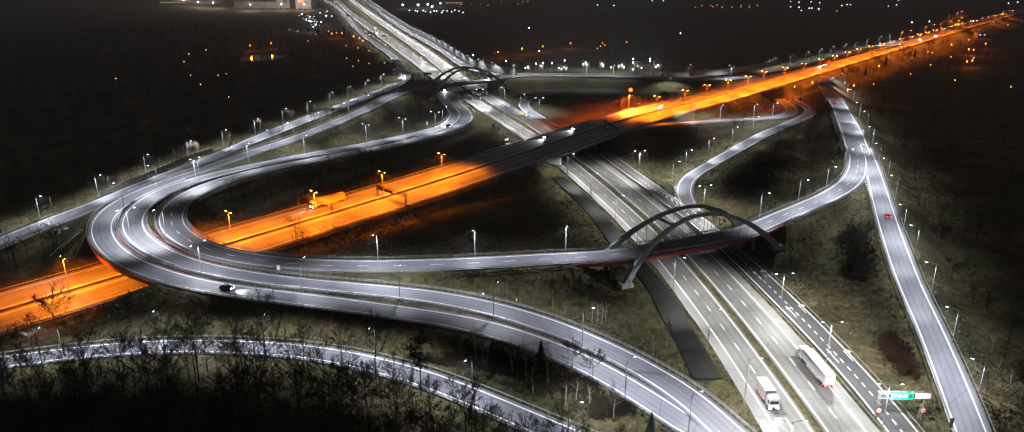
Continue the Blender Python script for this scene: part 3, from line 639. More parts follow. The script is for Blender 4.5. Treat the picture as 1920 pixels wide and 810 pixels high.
# gantries, building blocks etc. follow
def z_at(px,py,pad=1.0):
    """ground or road point seen at a pixel: highest surface first"""
    z=9.0
    while z>-2:
        p=unproj(px,py,z); c=[]
        for k,r in RD.items():
            i,d=r.nearest(p)
            if d<r.hw[i]+max(r.sh)+pad and abs(r.c[i,2]+r.top-z)<=.13: c.append((r.c[i,2]+r.top,k,i))
        if c: 
            z1,k,i=max(c); return unproj(px,py,z1),(k,i)
        g=gz(p.x,p.y)
        if g>=z: return unproj(px,py,g),(None,0)
        z-=.2
    return unproj(px,py,-.5),(None,0)
for px_ in ([(196,359),(197,366)],):
    pass
P0=[unproj(x,y,0.2) for x,y in ((188,365),(230,350),(290,324),(340,303),(380,288),(400,282))]
noise_barrier([Vector((p.x,p.y,gz(p.x,p.y))) for p in P0],2.6,4.0,'low concrete fence beside the straight forest-side ramp','concrete')
P0=[unproj(x,y,5) for x,y in ((1292,148),(1323,147),(1350,146),(1400,139),(1460,127))]
noise_barrier([Vector((p.x,p.y,7.6)) for p in P0],5.0,8.0,'white-framed noise barrier behind the grey road, right of centre','palecon')
P0=[unproj(x,y,5) for x,y in ((955,142),(1010,139.5),(1100,138),(1180,139))]
# ------------------------------------------------------------------ lamps
def light_data(name, col, power, cone=146, batwing=True, rad=0.22, cap=0.12, along='Y', k=0.17):
    ld=bpy.data.lights.new(name,'SPOT'); ld.energy=power; ld.color=col; ld.spot_size=math.radians(cone); ld.spot_blend=0.35; ld.shadow_soft_size=rad
    if batwing:
        ld.use_nodes=True; N=ld.node_tree.nodes; L=ld.node_tree.links; em=next(n for n in N if n.type=='EMISSION')
        t=N.new('ShaderNodeTexCoord'); s=N.new('ShaderNodeSeparateXYZ'); L.new(t.outputs['Normal'],s.inputs[0])
        q=N.new('ShaderNodeMath'); q.operation='MULTIPLY'; L.new(s.outputs['Z'],q.inputs[0]); L.new(s.outputs['Z'],q.inputs[1])
        m=N.new('ShaderNodeMath'); m.operation='MAXIMUM'; L.new(q.outputs[0],m.inputs[0]); m.inputs[1].default_value=cap
        d=N.new('ShaderNodeMath'); d.operation='DIVIDE'; d.inputs[0].default_value=1.0; L.new(m.outputs[0],d.inputs[1])
        # luminaire throws its light along the road, little across it
        ac='Y' if along=='X' else 'X'
        r1=N.new('ShaderNodeMath'); r1.operation='DIVIDE'; L.new(s.outputs[ac],r1.inputs[0]); L.new(s.outputs['Z'],r1.inputs[1])
        r2=N.new('ShaderNodeMath'); r2.operation='MULTIPLY'; L.new(r1.outputs[0],r2.inputs[0]); L.new(r1.outputs[0],r2.inputs[1])
        r3=N.new('ShaderNodeMath'); r3.operation='MULTIPLY'; L.new(r2.outputs[0],r3.inputs[0]); r3.inputs[1].default_value=-k
        if along=='Y':      # the back of a single-arm luminaire is shielded
            g=N.new('ShaderNodeMath'); g.operation='GREATER_THAN'; L.new(r1.outputs[0],g.inputs[0]); g.inputs[1].default_value=0.0
            g2=N.new('ShaderNodeMath'); g2.operation='MULTIPLY_ADD'; L.new(g.outputs[0],g2.inputs[0]); g2.inputs[1].default_value=-2.0*k; g2.inputs[2].default_value=-k
            r3=N.new('ShaderNodeMath'); r3.operation='MULTIPLY'; L.new(r2.outputs[0],r3.inputs[0]); L.new(g2.outputs[0],r3.inputs[1])
        r4=N.new('ShaderNodeMath'); r4.operation='EXPONENT'; L.new(r3.outputs[0],r4.inputs[0])
        r5=N.new('ShaderNodeMath'); r5.operation='MULTIPLY'; L.new(r4.outputs[0],r5.inputs[0]); L.new(d.outputs[0],r5.inputs[1])
        L.new(r5.outputs[0],em.inputs['Strength'])
    return ld
WHITE=(0.85,0.90,1.0); WARMW=(0.99,0.985,0.97); SOD=(1.0,0.205,0.005)
L_RAMP=light_data('ramp_light',WHITE,12300); L_MOT=light_data('motorway_light',WARMW,15800); L_RAMP2=light_data('ramp_double_light',WHITE,7200,along='X'); L_MOT2=light_data('motorway_double_light',WARMW,11000,along='X'); L_SOD=light_data('sodium_light',SOD,36000,cap=.2,along='X',k=.32); L_SOD1=light_data('sodium_single_light',SOD,20000,cap=.16,k=.3)
def lamp_proto(h, arms, ldata, lens, head=(.8,.3,.12), reach=2.4, pole='pole'):
    e=empty('street_lamp'); mb=MB(); mb.tube((0,0,-.6),(0,0,h),.15,.085,n=8); mb.tube((0,0,-.1),(0,0,.9),.2,.17,n=8); mb.build('pole',M[pole],e)
    for a in arms:
        ca,sa=math.cos(a),math.sin(a); mb=MB(); mb.tube((0,0,h-.05),(ca*reach*.6,sa*reach*.6,h+.32),.06,.05,n=6); mb.tube((ca*reach*.6,sa*reach*.6,h+.32),(ca*reach,sa*reach,h+.36),.05,.05,n=6); mb.build('arm',M['pole'],e)
        mb=MB(); mb.box((ca*(reach+.4),sa*(reach+.4),h+.36),head,a,taper=.8); hd=mb.build('lamp_head',M['darksteel'],e)
        mb=MB(); mb.box((ca*(reach+.4),sa*(reach+.4),h+.36-head[2]/2-.035),(head[0]*.8,head[1]*.8,.06),a); mb.build('lens',M[lens],hd)
        o=bpy.data.objects.new('lamp_light',ldata); scene.collection.objects.link(o); o.location=(ca*(reach+.4),sa*(reach+.4),h+.36-head[2]/2-.12); setpar(o,e)
    return e
PR={'ramp':lamp_proto(9.5,(0,),L_RAMP,'led'),'mot':lamp_proto(11.5,(0,),L_MOT,'led'),'ramp2':lamp_proto(9.5,(math.pi/2,-math.pi/2),L_RAMP2,'led'),'mot2':lamp_proto(11.2,(math.pi/2,-math.pi/2),L_MOT2,'led',reach=2.2),
 'sod2':lamp_proto(11.5,(math.pi/2,-math.pi/2),L_SOD,'sod',head=(1.0,.5,.3),reach=1.5),'sod':lamp_proto(9.0,(0,),L_SOD1,'sod',head=(1.0,.5,.3),reach=1.4)}
L_WOOD=light_data('slip_road_light',WHITE,15500,cone=152,cap=.09,k=.33); PR['wood']=lamp_proto(9.5,(0,),L_WOOD,'led',pole='bark'); PR['low']=lamp_proto(7.3,(0,),L_RAMP,'led',reach=1.6)
USED=set()
ORD=['first','second','third','fourth','fifth','sixth','seventh','eighth','ninth','tenth','eleventh','twelfth','thirteenth','fourteenth','fifteenth','sixteenth','seventeenth','eighteenth','nineteenth','twentieth']
TENS={2:('twenty','twentieth'),3:('thirty','thirtieth'),4:('forty','fortieth'),5:('fifty','fiftieth'),6:('sixty','sixtieth'),7:('seventy','seventieth'),8:('eighty','eightieth')}
def ordinal(i):
    i+=1
    if i<=20: return ORD[i-1]
    t,u=divmod(i,10); return TENS[t][1] if u==0 else TENS[t][0]+'-'+ORD[u-1]
NL=0
def place(proto, p, rz, label, group):
    global NL
    if proto not in USED: o=PR[proto]; USED.add(proto)
    else: o=copy_tree(PR[proto])
    o.location=p; o.rotation_euler=(0,0,rz); tag(o,label,'street lamp',group); NL+=1; return o
def lamp_row(spec, proto, group, text, aim=None, z=None, order=lambda q:q[0], pad=3.5):
    """spec: base pixels; label = text % ordinal"""
    sp=sorted(spec,key=order)
    for i,q in enumerate(sp):
        x,y=q[0],q[1]; pr=q[2] if len(q)>2 else proto
        if z is None: p,_=z_at(x,y,pad=pad)
        else: p=unproj(x,y,z)
        best=None
        for k,r in RD.items():
            if aim and k not in aim: continue
            j,d=r.nearest(p)
            if best is None or d<best[0]: best=(d,k,j)
        d,k,j=best; r=RD[k]
        if pr in('ramp2','mot2','sod2'): rz=math.atan2(r.t[j][1],r.t[j][0])
        else: rz=math.atan2(r.c[j,1]-p.y,r.c[j,0]-p.x)
        place(pr,p,rz,text%ordinal(i) if '%s' in text else text,group)
lamp_row([(-48,452),(75,408),(184,366),(274,324),(354,296),(419,273.5),(479,251.5),(531,231),(577,216),(619,197),(653,185),(686,172),(715,160),(739,147)],'ramp','lamps along the forest-side ramp','slim white street lamp on the forest edge beside the straight ramp, %s from the left',['far_ramp'])  # leftmost lamp stands out of view, added to light the ramp's end
lamp_row([(232,388),(297,350),(367,334),(375,337),(466,303)],'ramp','lamps between the loop roads','short white street lamp on the grass between upper loop roads, %s from the left',['outer_loop','middle_loop'])
lamp_row([(571,286),(687.5,264,'ramp2'),(755.7,251.5,'ramp2'),(816.5,238,'ramp2'),(830,227)],'ramp','lamps along the double road left of the motorway','white street lamp on the grass bank above the twin loop roads, %s from the left',['middle_loop'])
lamp_row([(244,440,'ramp2'),(311,439),(378,510,'ramp2'),(567,545),(750,560),(925.5,595),(1172,743),(1291,810)],'ramp','lamps in the strip between the loop roads','grey street lamp in the strip between lower loop roads, %s from the left',['middle_loop'])
lamp_row([(709,487),(890.5,478),(1060.5,469),(1424.5,405),(1496.5,378),(1549,351.5),(1581.5,316)],'ramp','lamps along the arch bridge road','white street lamp behind the road over the near arch, %s from the left',['arch_ramp'])
lamp_row([(1092,640)],'ramp','lamps in the grass','white street lamp in the grass above the loop road, beside slim birches',['middle_loop'])
lamp_row([(80,686),(304,634),(510,640),(705,668),(886,732),(1065,826)],'wood','lamps along the wooded slip road','dark-poled street lamp among bare trees by the front slip road, %s from the left',['wood_ramp'])
lamp_row([(1064,332),(1107.5,373),(1154,418),(1261.7,545.8),(1326,654),(1396,751)],'mot','lamps left of the motorway','tall grey street lamp on the left verge of the motorway, %s from the top',['main_left'],order=lambda q:q[1])
lamp_row([(1475,878,'mot2')],'mot2','lamps right of the motorway','double-headed street lamp cut by the bottom edge, between motorway carriageways',['main_right'])
lamp_row([(1197.8,324),(1318.5,396),(1463,577),(1549.5,676),(1654,802)],'mot2','double lamps beside the dark side lanes','tall double-headed street lamp beside the dark arrowed lanes, %s from the top',['collector'],order=lambda q:q[1])
lamp_row([(1260.5,338.6),(1285,313.5),(1327.7,290.4),(1372,267),(1411,246),(1448,218.6)],'ramp','lamps along the curved ramp','white street lamp along the curved ramp above the near arch, %s from the left',['loop_ramp'])
lamp_row([(1385.5,481)],'low','lamps at the near arch bridge','slim street lamp standing in front of the near arch bridge deck',['collector'],z=0)
lamp_row([(1598.6,194.5),(1611,220.7),(1625.5,239.6),(1635.4,271),(1648,307),(1663.5,337),(1678,373),(1693.5,430),(1716,475),(1746,549),(1785,641.7),(1833.3,745)],'ramp','lamps along the right edge road','white street lamp on the outer side of the right-hand road, %s from the top',['right_two_way','fork_ramp'],order=lambda q:q[1],pad=7)
lamp_row([(946.5,187),(921.5,168),(976,201.7),(1011,209,'ramp2')],'ramp','lamps right of the far arch','white street lamp on the grass right of the far arch, %s from the left',['main_right','north_loop'])
lamp_row([(979,250),(945.5,231),(913,197),(887,197),(894,216)],'mot','lamps between the far carriageways','tall street lamp on the motorway between far arch and orange bridge, %s from the left',['main_left','main_right'])
lamp_row([(905.5,129),(898,149),(964,140,'ramp2'),(1289,139),(1370,145,'ramp2'),(1255,169)],'ramp','lamps along the grey far road','small white street lamp beside the far grey road, %s from the left',['east_road','merge_loop'])
lamp_row([(1436,132),(1447.7,125),(1481.6,120),(1510,113),(1534.6,108),(1556.7,103),(1580,98.6),(1601.8,94.4),(1624,88),(1646,83),(1667,77.6)],'ramp','white lamps above the orange motorway','white street lamp in the row above the orange motorway, %s from the left',['east_road'])
# sodium lamps
lamp_row([(130,545),(434.5,452),(592.7,410),(718.7,370),(829,333)],'sod2','sodium lamps in the orange median','double orange street lamp in the orange median, %s from the left',['sodium'])
def base_from_head(hx,hy,h,z):
    p=unproj(hx,hy,z+h); return p.x,p.y
def sod_heads(lst,group,text,proto='sod2',z=8,h=11.8):
    for i,(hx,hy) in enumerate(sorted(lst)):
        x,y=base_from_head(hx,hy,h,z); r=RD['sodium']; j,d=r.nearest((x,y)); 
        zz=z if d<22 else gz(x,y)
        if zz!=z: x,y=base_from_head(hx,hy,h,zz)
        rz=math.atan2(r.t[j][1],r.t[j][0])+(-math.pi/2 if proto=='sod' else 0)
        place(proto,Vector((x,y,zz)),rz,text%ordinal(i),group)
C_=lambda L:[(1280+x/3,y/3) for x,y in L]
Q6=lambda L:[(1500+x/4.765,y/4.765) for x,y in L]
sod_heads([(1232,180)]+C_([(15,505),(138,475),(258,450),(370,428),(460,400),(578,380),(683,357),(780,333),(857,313),(928,293),(993,275),(1058,258)])+Q6([(733,388),(825,367),(910,345),(995,322),(1068,305),(1140,288),(1210,268),(1280,252),(1342,236),(1405,218),(1463,205)]),
 'sodium lamps along the upper edge','double orange street lamp along the upper edge of orange motorway, %s from the left')
sod_heads(Q6([(1510,190),(1535,190),(1575,180),(1620,165),(1670,155),(1720,143),(1745,143),(1780,128),(1800,125),(1860,103),(1895,97)]),'last sodium lamps on the horizon side','tiny orange lamp where the motorway fades out at top right, %s from the left','sod',h=9)
sod_heads(Q6([(903,290),(980,270),(1125,238),(1190,220),(1257,207),(1340,190),(1330,142),(1365,160),(1400,118),(1438,103),(1440,160),(1410,185),(1805,103)]),'sodium lamps of the far junction','single orange lamp of the upper row behind the far orange motorway, %s from the left','sod',z=4,h=9)
# the brightest floodlight
x,y=base_from_head(1180,174.3,9.4,8); L_BIG=light_data('flood',(1.0,.15,.010),240000,cone=168,rad=.5,cap=.06,k=0.05)
e=lamp_proto(9.0,(0,),L_BIG,'flood',head=(2.6,2.4,2.2),reach=.6); e.location=(x,y,8); jj,_=RD['sodium'].nearest((x,y)); e.rotation_euler=(0,0,math.atan2(RD['sodium'].c[jj,1]-y,RD['sodium'].c[jj,0]-x)); gb=MB()
for i in range(5): a0,a1=-math.pi/2+math.pi*i/5,-math.pi/2+math.pi*(i+1)/5; gb.tube((.9,0,11.6+1.3*math.sin(a0)),(.9,0,11.6+1.3*math.sin(a1)),max(.02,1.3*math.cos(a0)),max(.02,1.3*math.cos(a1)),n=10,caps=False)
gb.build('globe',M['flood'],e); tag(e,'glaring orange-red floodlight among bare trees at the orange bridge','floodlight'); NL+=1  # globe added above the head to stand in for the lamp's glare
# lamps lining the motorway beyond the far arch
def auto_row(k, side, off, a, b, step, proto, group, text):
    r=RD[k]; i=0; L=[]
    d=b
    while d>a: L.append(d); d-=step
    for i,d in enumerate(L):
        p=r.at(d,side*(r.half(d)+off)); j,_=r.nearest(p); q=math.atan2(-side*r.n[j][1],-side*r.n[j][0])
        place(proto,p,math.atan2(r.t[j][1],r.t[j][0]) if proto.endswith('2') else q,text%ordinal(i),group)
ml=RD['main_left']; mrr=RD['main_right']
def dist_at(k,px,py):
    r=RD[k]; i,_=r.nearest(unproj(px,py,0)); return r.s[i]
auto_row('main_left',-1,4.5,0,dist_at('main_left',795,130),46,'mot','lamps left of the far motorway','street lamp left of the motorway above the far arch, %s counting away')
auto_row('main_right',1,4.8,0,dist_at('main_right',905,150),40,'mot','lamps right of the far motorway','street lamp right of the motorway above the far arch, %s counting away')
auto_row('main_right',-1,3.0,0,dist_at('main_right',830,140),60,'mot2','lamps in the far motorway median','double street lamp in the motorway median above the far arch, %s counting away')
auto_row('parallel',1,2.0,0,RD['parallel'].len-40,42,'ramp','lamps by the noise barrier','street lamp at the foot of the long noise barrier, %s counting away')
auto_row('far_ramp',-1,2.5,0,dist_at('far_ramp',735,110),50,'ramp','lamps left of the far side road','street lamp at far left edge of the bright motorway corridor, %s counting away')
lamp_row([(1300,225),(1350,223),(1413,221)],'ramp','lamps along the thin hairpin ramp','street lamp beside the thin pale ramp below the orange motorway, %s from the left',['side_ramp'])  # leftmost lamp added to brighten the ramp
lamp_row([(1588,178),(1583,160)],'ramp','lamps added at the top of the raised road','lamp added to light the top bend of the raised right-hand road, %s from the left',['right_two_way'])  # both lamps added to brighten the dark bend
lamp_row([(748,183),(700,206),(655,222),(605,243),(552,263),(510,279)],'ramp','lamps along the road to the far arch','street lamp in the partly added row of the outermost loop road, %s from left',['outer_loop'])  # mostly added at even spacing to brighten this loop road
lamp_row([(965,146),(1005,144),(1050,143),(1100,142.5),(1150,143)],'ramp','lamps added along the thin bright far road','tiny lamp added to light the thin far road, %s from the left',['east_road'],z=7.5)  # whole row added to brighten the far road
print('LAMPS',NL)

# distant lights: a short post with a glowing globe each
def dot_proto(mt,rad,h=6.0,glow=None):
    e=empty('distant_lamp'); mb=MB(); mb.tube((0,0,-.5),(0,0,h),.12,.08,n=5); mb.build('post',M['pole'],e)
    mb=MB(); N=8
    for i in range(4): mb.tube((0,0,h+rad*(math.sin(-math.pi/2+math.pi*i/4)+1)),(0,0,h+rad*(math.sin(-math.pi/2+math.pi*(i+1)/4)+1)),max(.02,rad*math.cos(-math.pi/2+math.pi*i/4)),max(.02,rad*math.cos(-math.pi/2+math.pi*(i+1)/4)),n=N,caps=False)
    mb.build('globe',mt,e)
    if glow:
        ld=bpy.data.lights.new('globe_light','POINT'); ld.color=glow[0]; ld.energy=glow[1]; ld.shadow_soft_size=rad; o=bpy.data.objects.new('globe_light',ld); scene.collection.objects.link(o); o.location=(0,0,h+rad*2+.3); setpar(o,e)
    return e
DP={'w':dot_proto(M['dotw'],.8),'o':dot_proto(M['doto'],.55),'y':dot_proto(M['doty'],.5),'v':dot_proto(M['dotw'],.8,glow=(WHITE,3500)),'W':dot_proto(M['dotw'],2.0,glow=(WHITE,22000)),'O':dot_proto(M['doto'],.85,glow=(SOD,6500)),'F':dot_proto(M['dotw'],1.0,h=12,glow=((1,.80,.66),170000))}
DU=set()
def dots(lst, kind, group, text):
    for i,(x,y) in enumerate(sorted(lst)):
        z=0
        for _ in range(3): p=unproj(x,y,z+7); z=gz(p.x,p.y)
        if kind in DU: o=copy_tree(DP[kind])
        else: o=DP[kind]; DU.add(kind)
        o.location=(p.x,p.y,z); s=max(.3,min(1.3,p.length/1500))*random.uniform(.7,1.2); o.scale=(s,s,1) 
        tag(o,text%ordinal(i) if '%s' in text else text,'distant lamp',group)
dots([(354,100),(386,92.7),(357,140),(376,157),(409,140),(424,137),(217,146),(429,181),(345,115)],'y','lights in the dark fields on the left','tiny amber light in the black woods at left, %s from the left')
dots([(469,85),(508,81)],'O','lamps by the lake','orange lamp on the lake shore, %s from the left')
dots([(543,55),(557.7,58),(577.7,76),(592,64),(601,54),(616,58),(631,61)],'o','lights behind the lake','small orange light between lake and car park, %s from the left')
dots([(663,68),(674,71),(680,76),(622,63),(641,62)],'O','lamps of the lit yard','orange lamp of the glowing yard left of the motorway, %s from the left')
dots([(649,85),(671,89),(692,94),(721,117),(692,118),(672,113),(662,123),(650,108)],'y','lights left of the motorway','tiny amber light in the dark just left of the motorway, %s from the left')
dots([(934,97),(979,91),(1018,87),(1070,81)],'O','lamps in the dark field right of the motorway','orange lamp in the dark field right of the motorway, %s from the left')
dots([(1130,80),(1120,90),(1175,78),(1134,84),(1126,86)],'o','orange yard lights top centre','small orange light in a cluster at upper centre, %s from the left')
dots([(992,52),(1011,95),(887,103),(949,114),(1120,9),(1151,10),(1223,1),(1244,1),(1276,62)],'w','scattered white lights','small white light scattered over the dark upper fields, %s from the left')
dots([(990,125),(985,127),(1059,113),(1057,118),(1098,117),(1100,121),(1094,120),(1128,119),(1130,123),(1187,110),(1187,117),(1187,130),(1219,110),(1219,114),(1230,125),(1234,122),(1166,121),(1160,124),(1146,126),(1170,126),(1048,127),(1053,129),(1062,128),(1035,118),(1018,118),(1005,119),(1203,127)],'v','white lights of the village','white light in the village strip beyond the far road, %s from the left')
dots([(755,10),(784,10),(802,9),(810,13),(826,7)],'W','floodlights of the industrial yard','blinding white floodlight at the top of the picture, %s from the left')
dots([(770+i*7+random.uniform(-3,3),21+random.uniform(-2,2.5)) for i in range(15)],'w','lights below the floodlights','dim white light under the top floodlights, %s from the left')
dots([(857,4),(868,3),(884,7),(861,12),(901,7),(915,9),(940,2),(955,2),(971,7),(980,3),(990,2),(865,8)],'y','yellow-white lights at the top','tiny pale light along the top edge right of the floodlights, %s from the left')
dots(C_([(72,40),(108,32),(158,28),(170,37),(195,28),(222,40),(277,38),(328,30),(328,40),(375,30),(375,42),(420,30),(868,60)]),'o','row of orange lights at the top','tiny orange light in the row at the top, %s from the left')
dots(C_([(608,8),(608,38),(655,12),(655,40),(667,58),(712,45),(722,10),(727,45),(770,15),(765,50),(895,30),(925,25),(943,25),(1158,33),(1203,27),(1215,2),(1388,120),(1290,125),(1833,18),(1885,12)]),'w','cluster of white lights at the top right','tiny white light in the top right cluster, %s from the left')
dots(C_([(1513,250),(1610,277),(1637,280),(1705,245),(1105,370),(1600,345),(1630,340)]),'O','lamps in the wood right of the orange motorway','orange lamp glowing in the dark wood at far right, %s from the left')
dots(C_([(1380,290),(1405,293),(1290,323),(1510,317),(1638,322),(1395,362),(1283,413),(1532,448),(1847,485),(1830,138),(1748,130),(1610,222),(1072,330),(1075,470)]),'o','small lights in the right-hand wood','tiny orange light in the black right-hand wood, %s from the left')
dots(C_([(963,480),(928,510),(725,505),(628,503),(110,418)]),'O','strong orange lamps by the raised road','strong orange lamp beside the raised roads at upper right, %s from the left')

dots([(345,3),(372,8),(400,10),(528,13),(571,13),(470,14)],'F','yard lights of the top left buildings','light in the partly added row before the top left buildings, %s from the left')  # mostly added to light the building fronts
# ------------------------------------------------------------------ vehicles
def paint(name,c): return mat(name,c,0.35,0.1,0.6)
PT={'white':noisy('white_paint',[(.5,.5,.49),(.74,.75,.76)],.9,.4),'red':paint('red_paint',(.35,.02,.015)),'dark':paint('dark_car_paint',(.02,.02,.025)),'silver':paint('silver_paint',(.4,.41,.42)),'orange':paint('orange_paint',(.6,.16,.02)),'blue':paint('blue_paint',(.04,.1,.22)),'yellow':paint('yellow_paint',(.75,.5,.1)),'cream':paint('cream_trailer',(.62,.6,.5))}
def wheels(e, xs, y, r=.33, w=.24):
    for x in xs:
        for s in (1,-1):
            mb=MB(); mb.tube((x,s*y-w/2,r),(x,s*y+w/2,r),r,n=14); o=mb.build('wheel',M['tyre'],e)
            mb=MB(); mb.tube((x,s*y-w/2-.01,r),(x,s*y+w/2+.01,r),r*.58,n=10); mb.build('rim',M['rim'],o)
def car(col):
    e=empty('car'); mb=MB(); L=4.4
    low=[(-2.2,.35),(-2.2,.75),(-2.05,.92),(-1.0,.98),(1.0,.95),(1.95,.78),(2.2,.6),(2.2,.35),(1.8,.22),(-1.8,.22)]
    def hull(prof,w0,w1,mt,name):
        mb=MB(); n=len(prof); zs=[z for _,z in prof]; zm,zM=min(zs),max(zs)
        for s in (1,-1):
            for x,z in prof:
                w=w0+(w1-w0)*(z-zm)/(zM-zm); mb.v.append((x,s*w,z))
        for i in range(n): j=(i+1)%n; mb.f.append((i,j,n+j,n+i)); mb.m.append(0)
        mb.f += [tuple(reversed(range(n))),tuple(range(n,2*n))]; mb.m += [0,0]; return mb.build(name,mt,e)
    hull(low,.9,.84,PT[col],'body'); hull([(-1.75,.93),(-1.2,1.36),(.45,1.38),(1.15,.93)],.80,.62,M['glass'],'windows'); hull([(-1.2,1.355),(-1.1,1.44),(.35,1.44),(.47,1.355)],.64,.58,PT[col],'roof')
    wheels(e,(-1.35,1.38),.8)
    for s in (1,-1):
        mb=MB(); mb.box((2.19,s*.62,.62),(.08,.36,.16)); mb.build('headlight',M['head'],e)
        mb=MB(); mb.box((-2.2,s*.66,.74),(.08,.34,.16)); mb.build('tail_light',M['tail'],e)
    return e
def truck(trailer, cab, L=13.6, tract=True):
    e=empty('lorry'); x0=-L/2
    mb=MB(); mb.box((x0+L/2-1.5,0,2.5),(L,2.5,2.75)); mb.build('cargo_box',PT[trailer],e)
    mb=MB(); mb.box((x0-1.53,0,2.5),(.06,2.2,2.4)); mb.build('rear_door',PT['silver'],e)
    for s in (1,-1):
        mb=MB(); mb.box((x0+L/2-1.5,s*1.22,.78),(L*.55,.06,.5)); mb.build('side_guard',PT['silver'],e)
        for q in range(4): mb=MB(); mb.box((x0-.8+q*L/4.4,s*1.27,1.08),(.22,.06,.12)); mb.build('marker_light',M['tail'],e)
    mb=MB(); mb.box((x0+L/2-1.5,0,.98),(L-.4,1.1,.22)); mb.box((x0+L+1,0,.85),(5,.9,.25)); mb.build('chassis',M['darksteel'],e)
    fx=x0+L-1.5+.5
    mb=MB(); mb.prism([(-1.2,.5),(1.2,.5),(1.2,2.4),(1.12,3.3),(-1.12,3.3),(-1.2,2.4)],fx,fx+2.1); mb.build('cab',PT[cab],e)
    mb=MB(); mb.box((fx+2.1,0,2.2),(.08,2.1,.85)); mb.box((fx+1.5,0,2.2),(.8,2.44,.7)); mb.build('windscreen',M['glass'],e)
    wheels(e,(x0-.4,x0+.9,x0+2.2,fx-.6,fx+1.2) if tract else (x0-.2,fx+1.1),1.12,.5,.3)
    for s in (1,-1):
        mb=MB(); mb.box((fx+2.12,s*.9,.8),(.1,.5,.22)); mb.build('headlight',M['head'],e)
        mb=MB(); mb.box((x0-1.54,s*.95,1.0),(.08,.5,.2)); mb.build('tail_light',M['tail'],e)
    return e
L_HEAD=bpy.data.lights.new('headlight_beam','SPOT'); L_HEAD.energy=17000; L_HEAD.color=(.9,.95,1); L_HEAD.spot_size=math.radians(70); L_HEAD.spot_blend=.8; L_HEAD.shadow_soft_size=.15
def put(e, px, py, road_, flip, label, cat, z=None, beam=False, fx=2.5):
    r=RD[road_]; z0=0.0
    for _ in range(6):
        p=unproj(px,py,z0); i,d=r.nearest(p); z0=r.c[i,2]+r.top+.02
    p=unproj(px,py,z0); a=math.atan2(r.t[i][1],r.t[i][0])+(math.pi if flip else 0)
    e.location=p; e.rotation_euler=(0,0,a); tag(e,label,cat)
    if beam:
        o=bpy.data.objects.new('headlight_beam',L_HEAD); scene.collection.objects.link(o); o.location=(fx,0,.8); o.rotation_euler=(0,math.radians(-84),0); setpar(o,e)
    return e
# list direction of every road is far -> near; sodium is left -> right
put(truck('white','white',13.6),1527,697,'main_right',True,'long white articulated lorry driving away up the motorway','lorry')
put(truck('white','white',6.2,False),1438,752,'main_left',False,'short white box lorry coming down the motorway with headlights on','lorry',beam=True,fx=5.6)
put(truck('yellow','white',13.6),614,384,'sodium',True,'amber-lit lorry on the orange motorway under the sign gantry','lorry',beam=True,fx=10)
put(truck('orange','orange',9.0),1550,121.5,'sodium',True,'orange lorry with bright headlights far along the orange motorway','lorry',beam=True,fx=7)
put(truck('silver','white',8,False),1496,191,'loop_ramp',True,'pale lorry on the hairpin ramp beneath the orange motorway','lorry')
put(truck('yellow','yellow',9,False),703,53,'main_left',False,'yellow lorry among the traffic of the far motorway','lorry')
CARS=[('dark',425,542,'outer_loop',False,'dark car with lit headlights on the outermost loop road near the front',True),('red',1665,407,'fork_ramp',True,'red car on the long slip road at the right',False),
('red',1564.6,193.5,'right_two_way',True,'red car at the top bend of the raised road at right',False),('silver',1025,258,'sodium',True,'silver car on the unlit stretch of the orange bridge, left one',True),
('white',1078.6,242,'sodium',True,'white car where the orange bridge darkens, right of the silver one',True),('white',1243,199.5,'sodium',True,'white car with glaring headlights beside the hooked ramp',True),
('white',1689,84,'sodium',True,'white headlights on the far orange motorway, first after the lorry',True),('white',1725.6,74,'sodium',True,'white headlights on the far orange motorway, second after the lorry',True),('white',1756,67.6,'sodium',True,'white headlights on the far orange motorway, farthest of the three',True),
('white',1539,125,'sodium',True,'white car just in front of the orange lorry',True),('orange',820.7,106,'parallel',True,'orange car on the side road by the noise barrier',False),('red',810,89.5,'parallel',True,'small red car near the noise barrier, farther than the orange one',False),
('white',791,120,'main_left',False,'white car with headlights left of the far motorway median',True),('silver',833,169,'middle_loop',False,'silver car with headlights below the far arch',True),('white',757.8,143,'far_ramp',False,'white car dazzling in the bend of the far-left ramp',True),
('red',840.7,236.5,'arch_ramp',False,'red car in the bend of the twin loop road',False),('dark',836,238,'middle_loop',False,'dark car next to the red one in the twin loop bend',False),('orange',687,27,'main_right',True,'orange car highest up on the far motorway',False),
('red',705,41,'main_right',True,'red car on the far motorway below the highest one',False),('red',732,46,'parallel',True,'crimson car on the far side road at the top',False),('white',706,61,'main_left',False,'white car with headlights just below the yellow lorry',True),
('silver',948,262,'main_left',False,'silver car with orange glow beside the motorway, under the orange bridge edge',True),('blue',1478,189,'loop_ramp',True,'blue car on the hairpin ramp left of the pale lorry',False)]
for c,x,y,rd,fl,lb,bm in CARS: put(car(c),x,y,rd,fl,lb,'car',beam=bm)
def pos_check():
    for o in scene.objects: pass

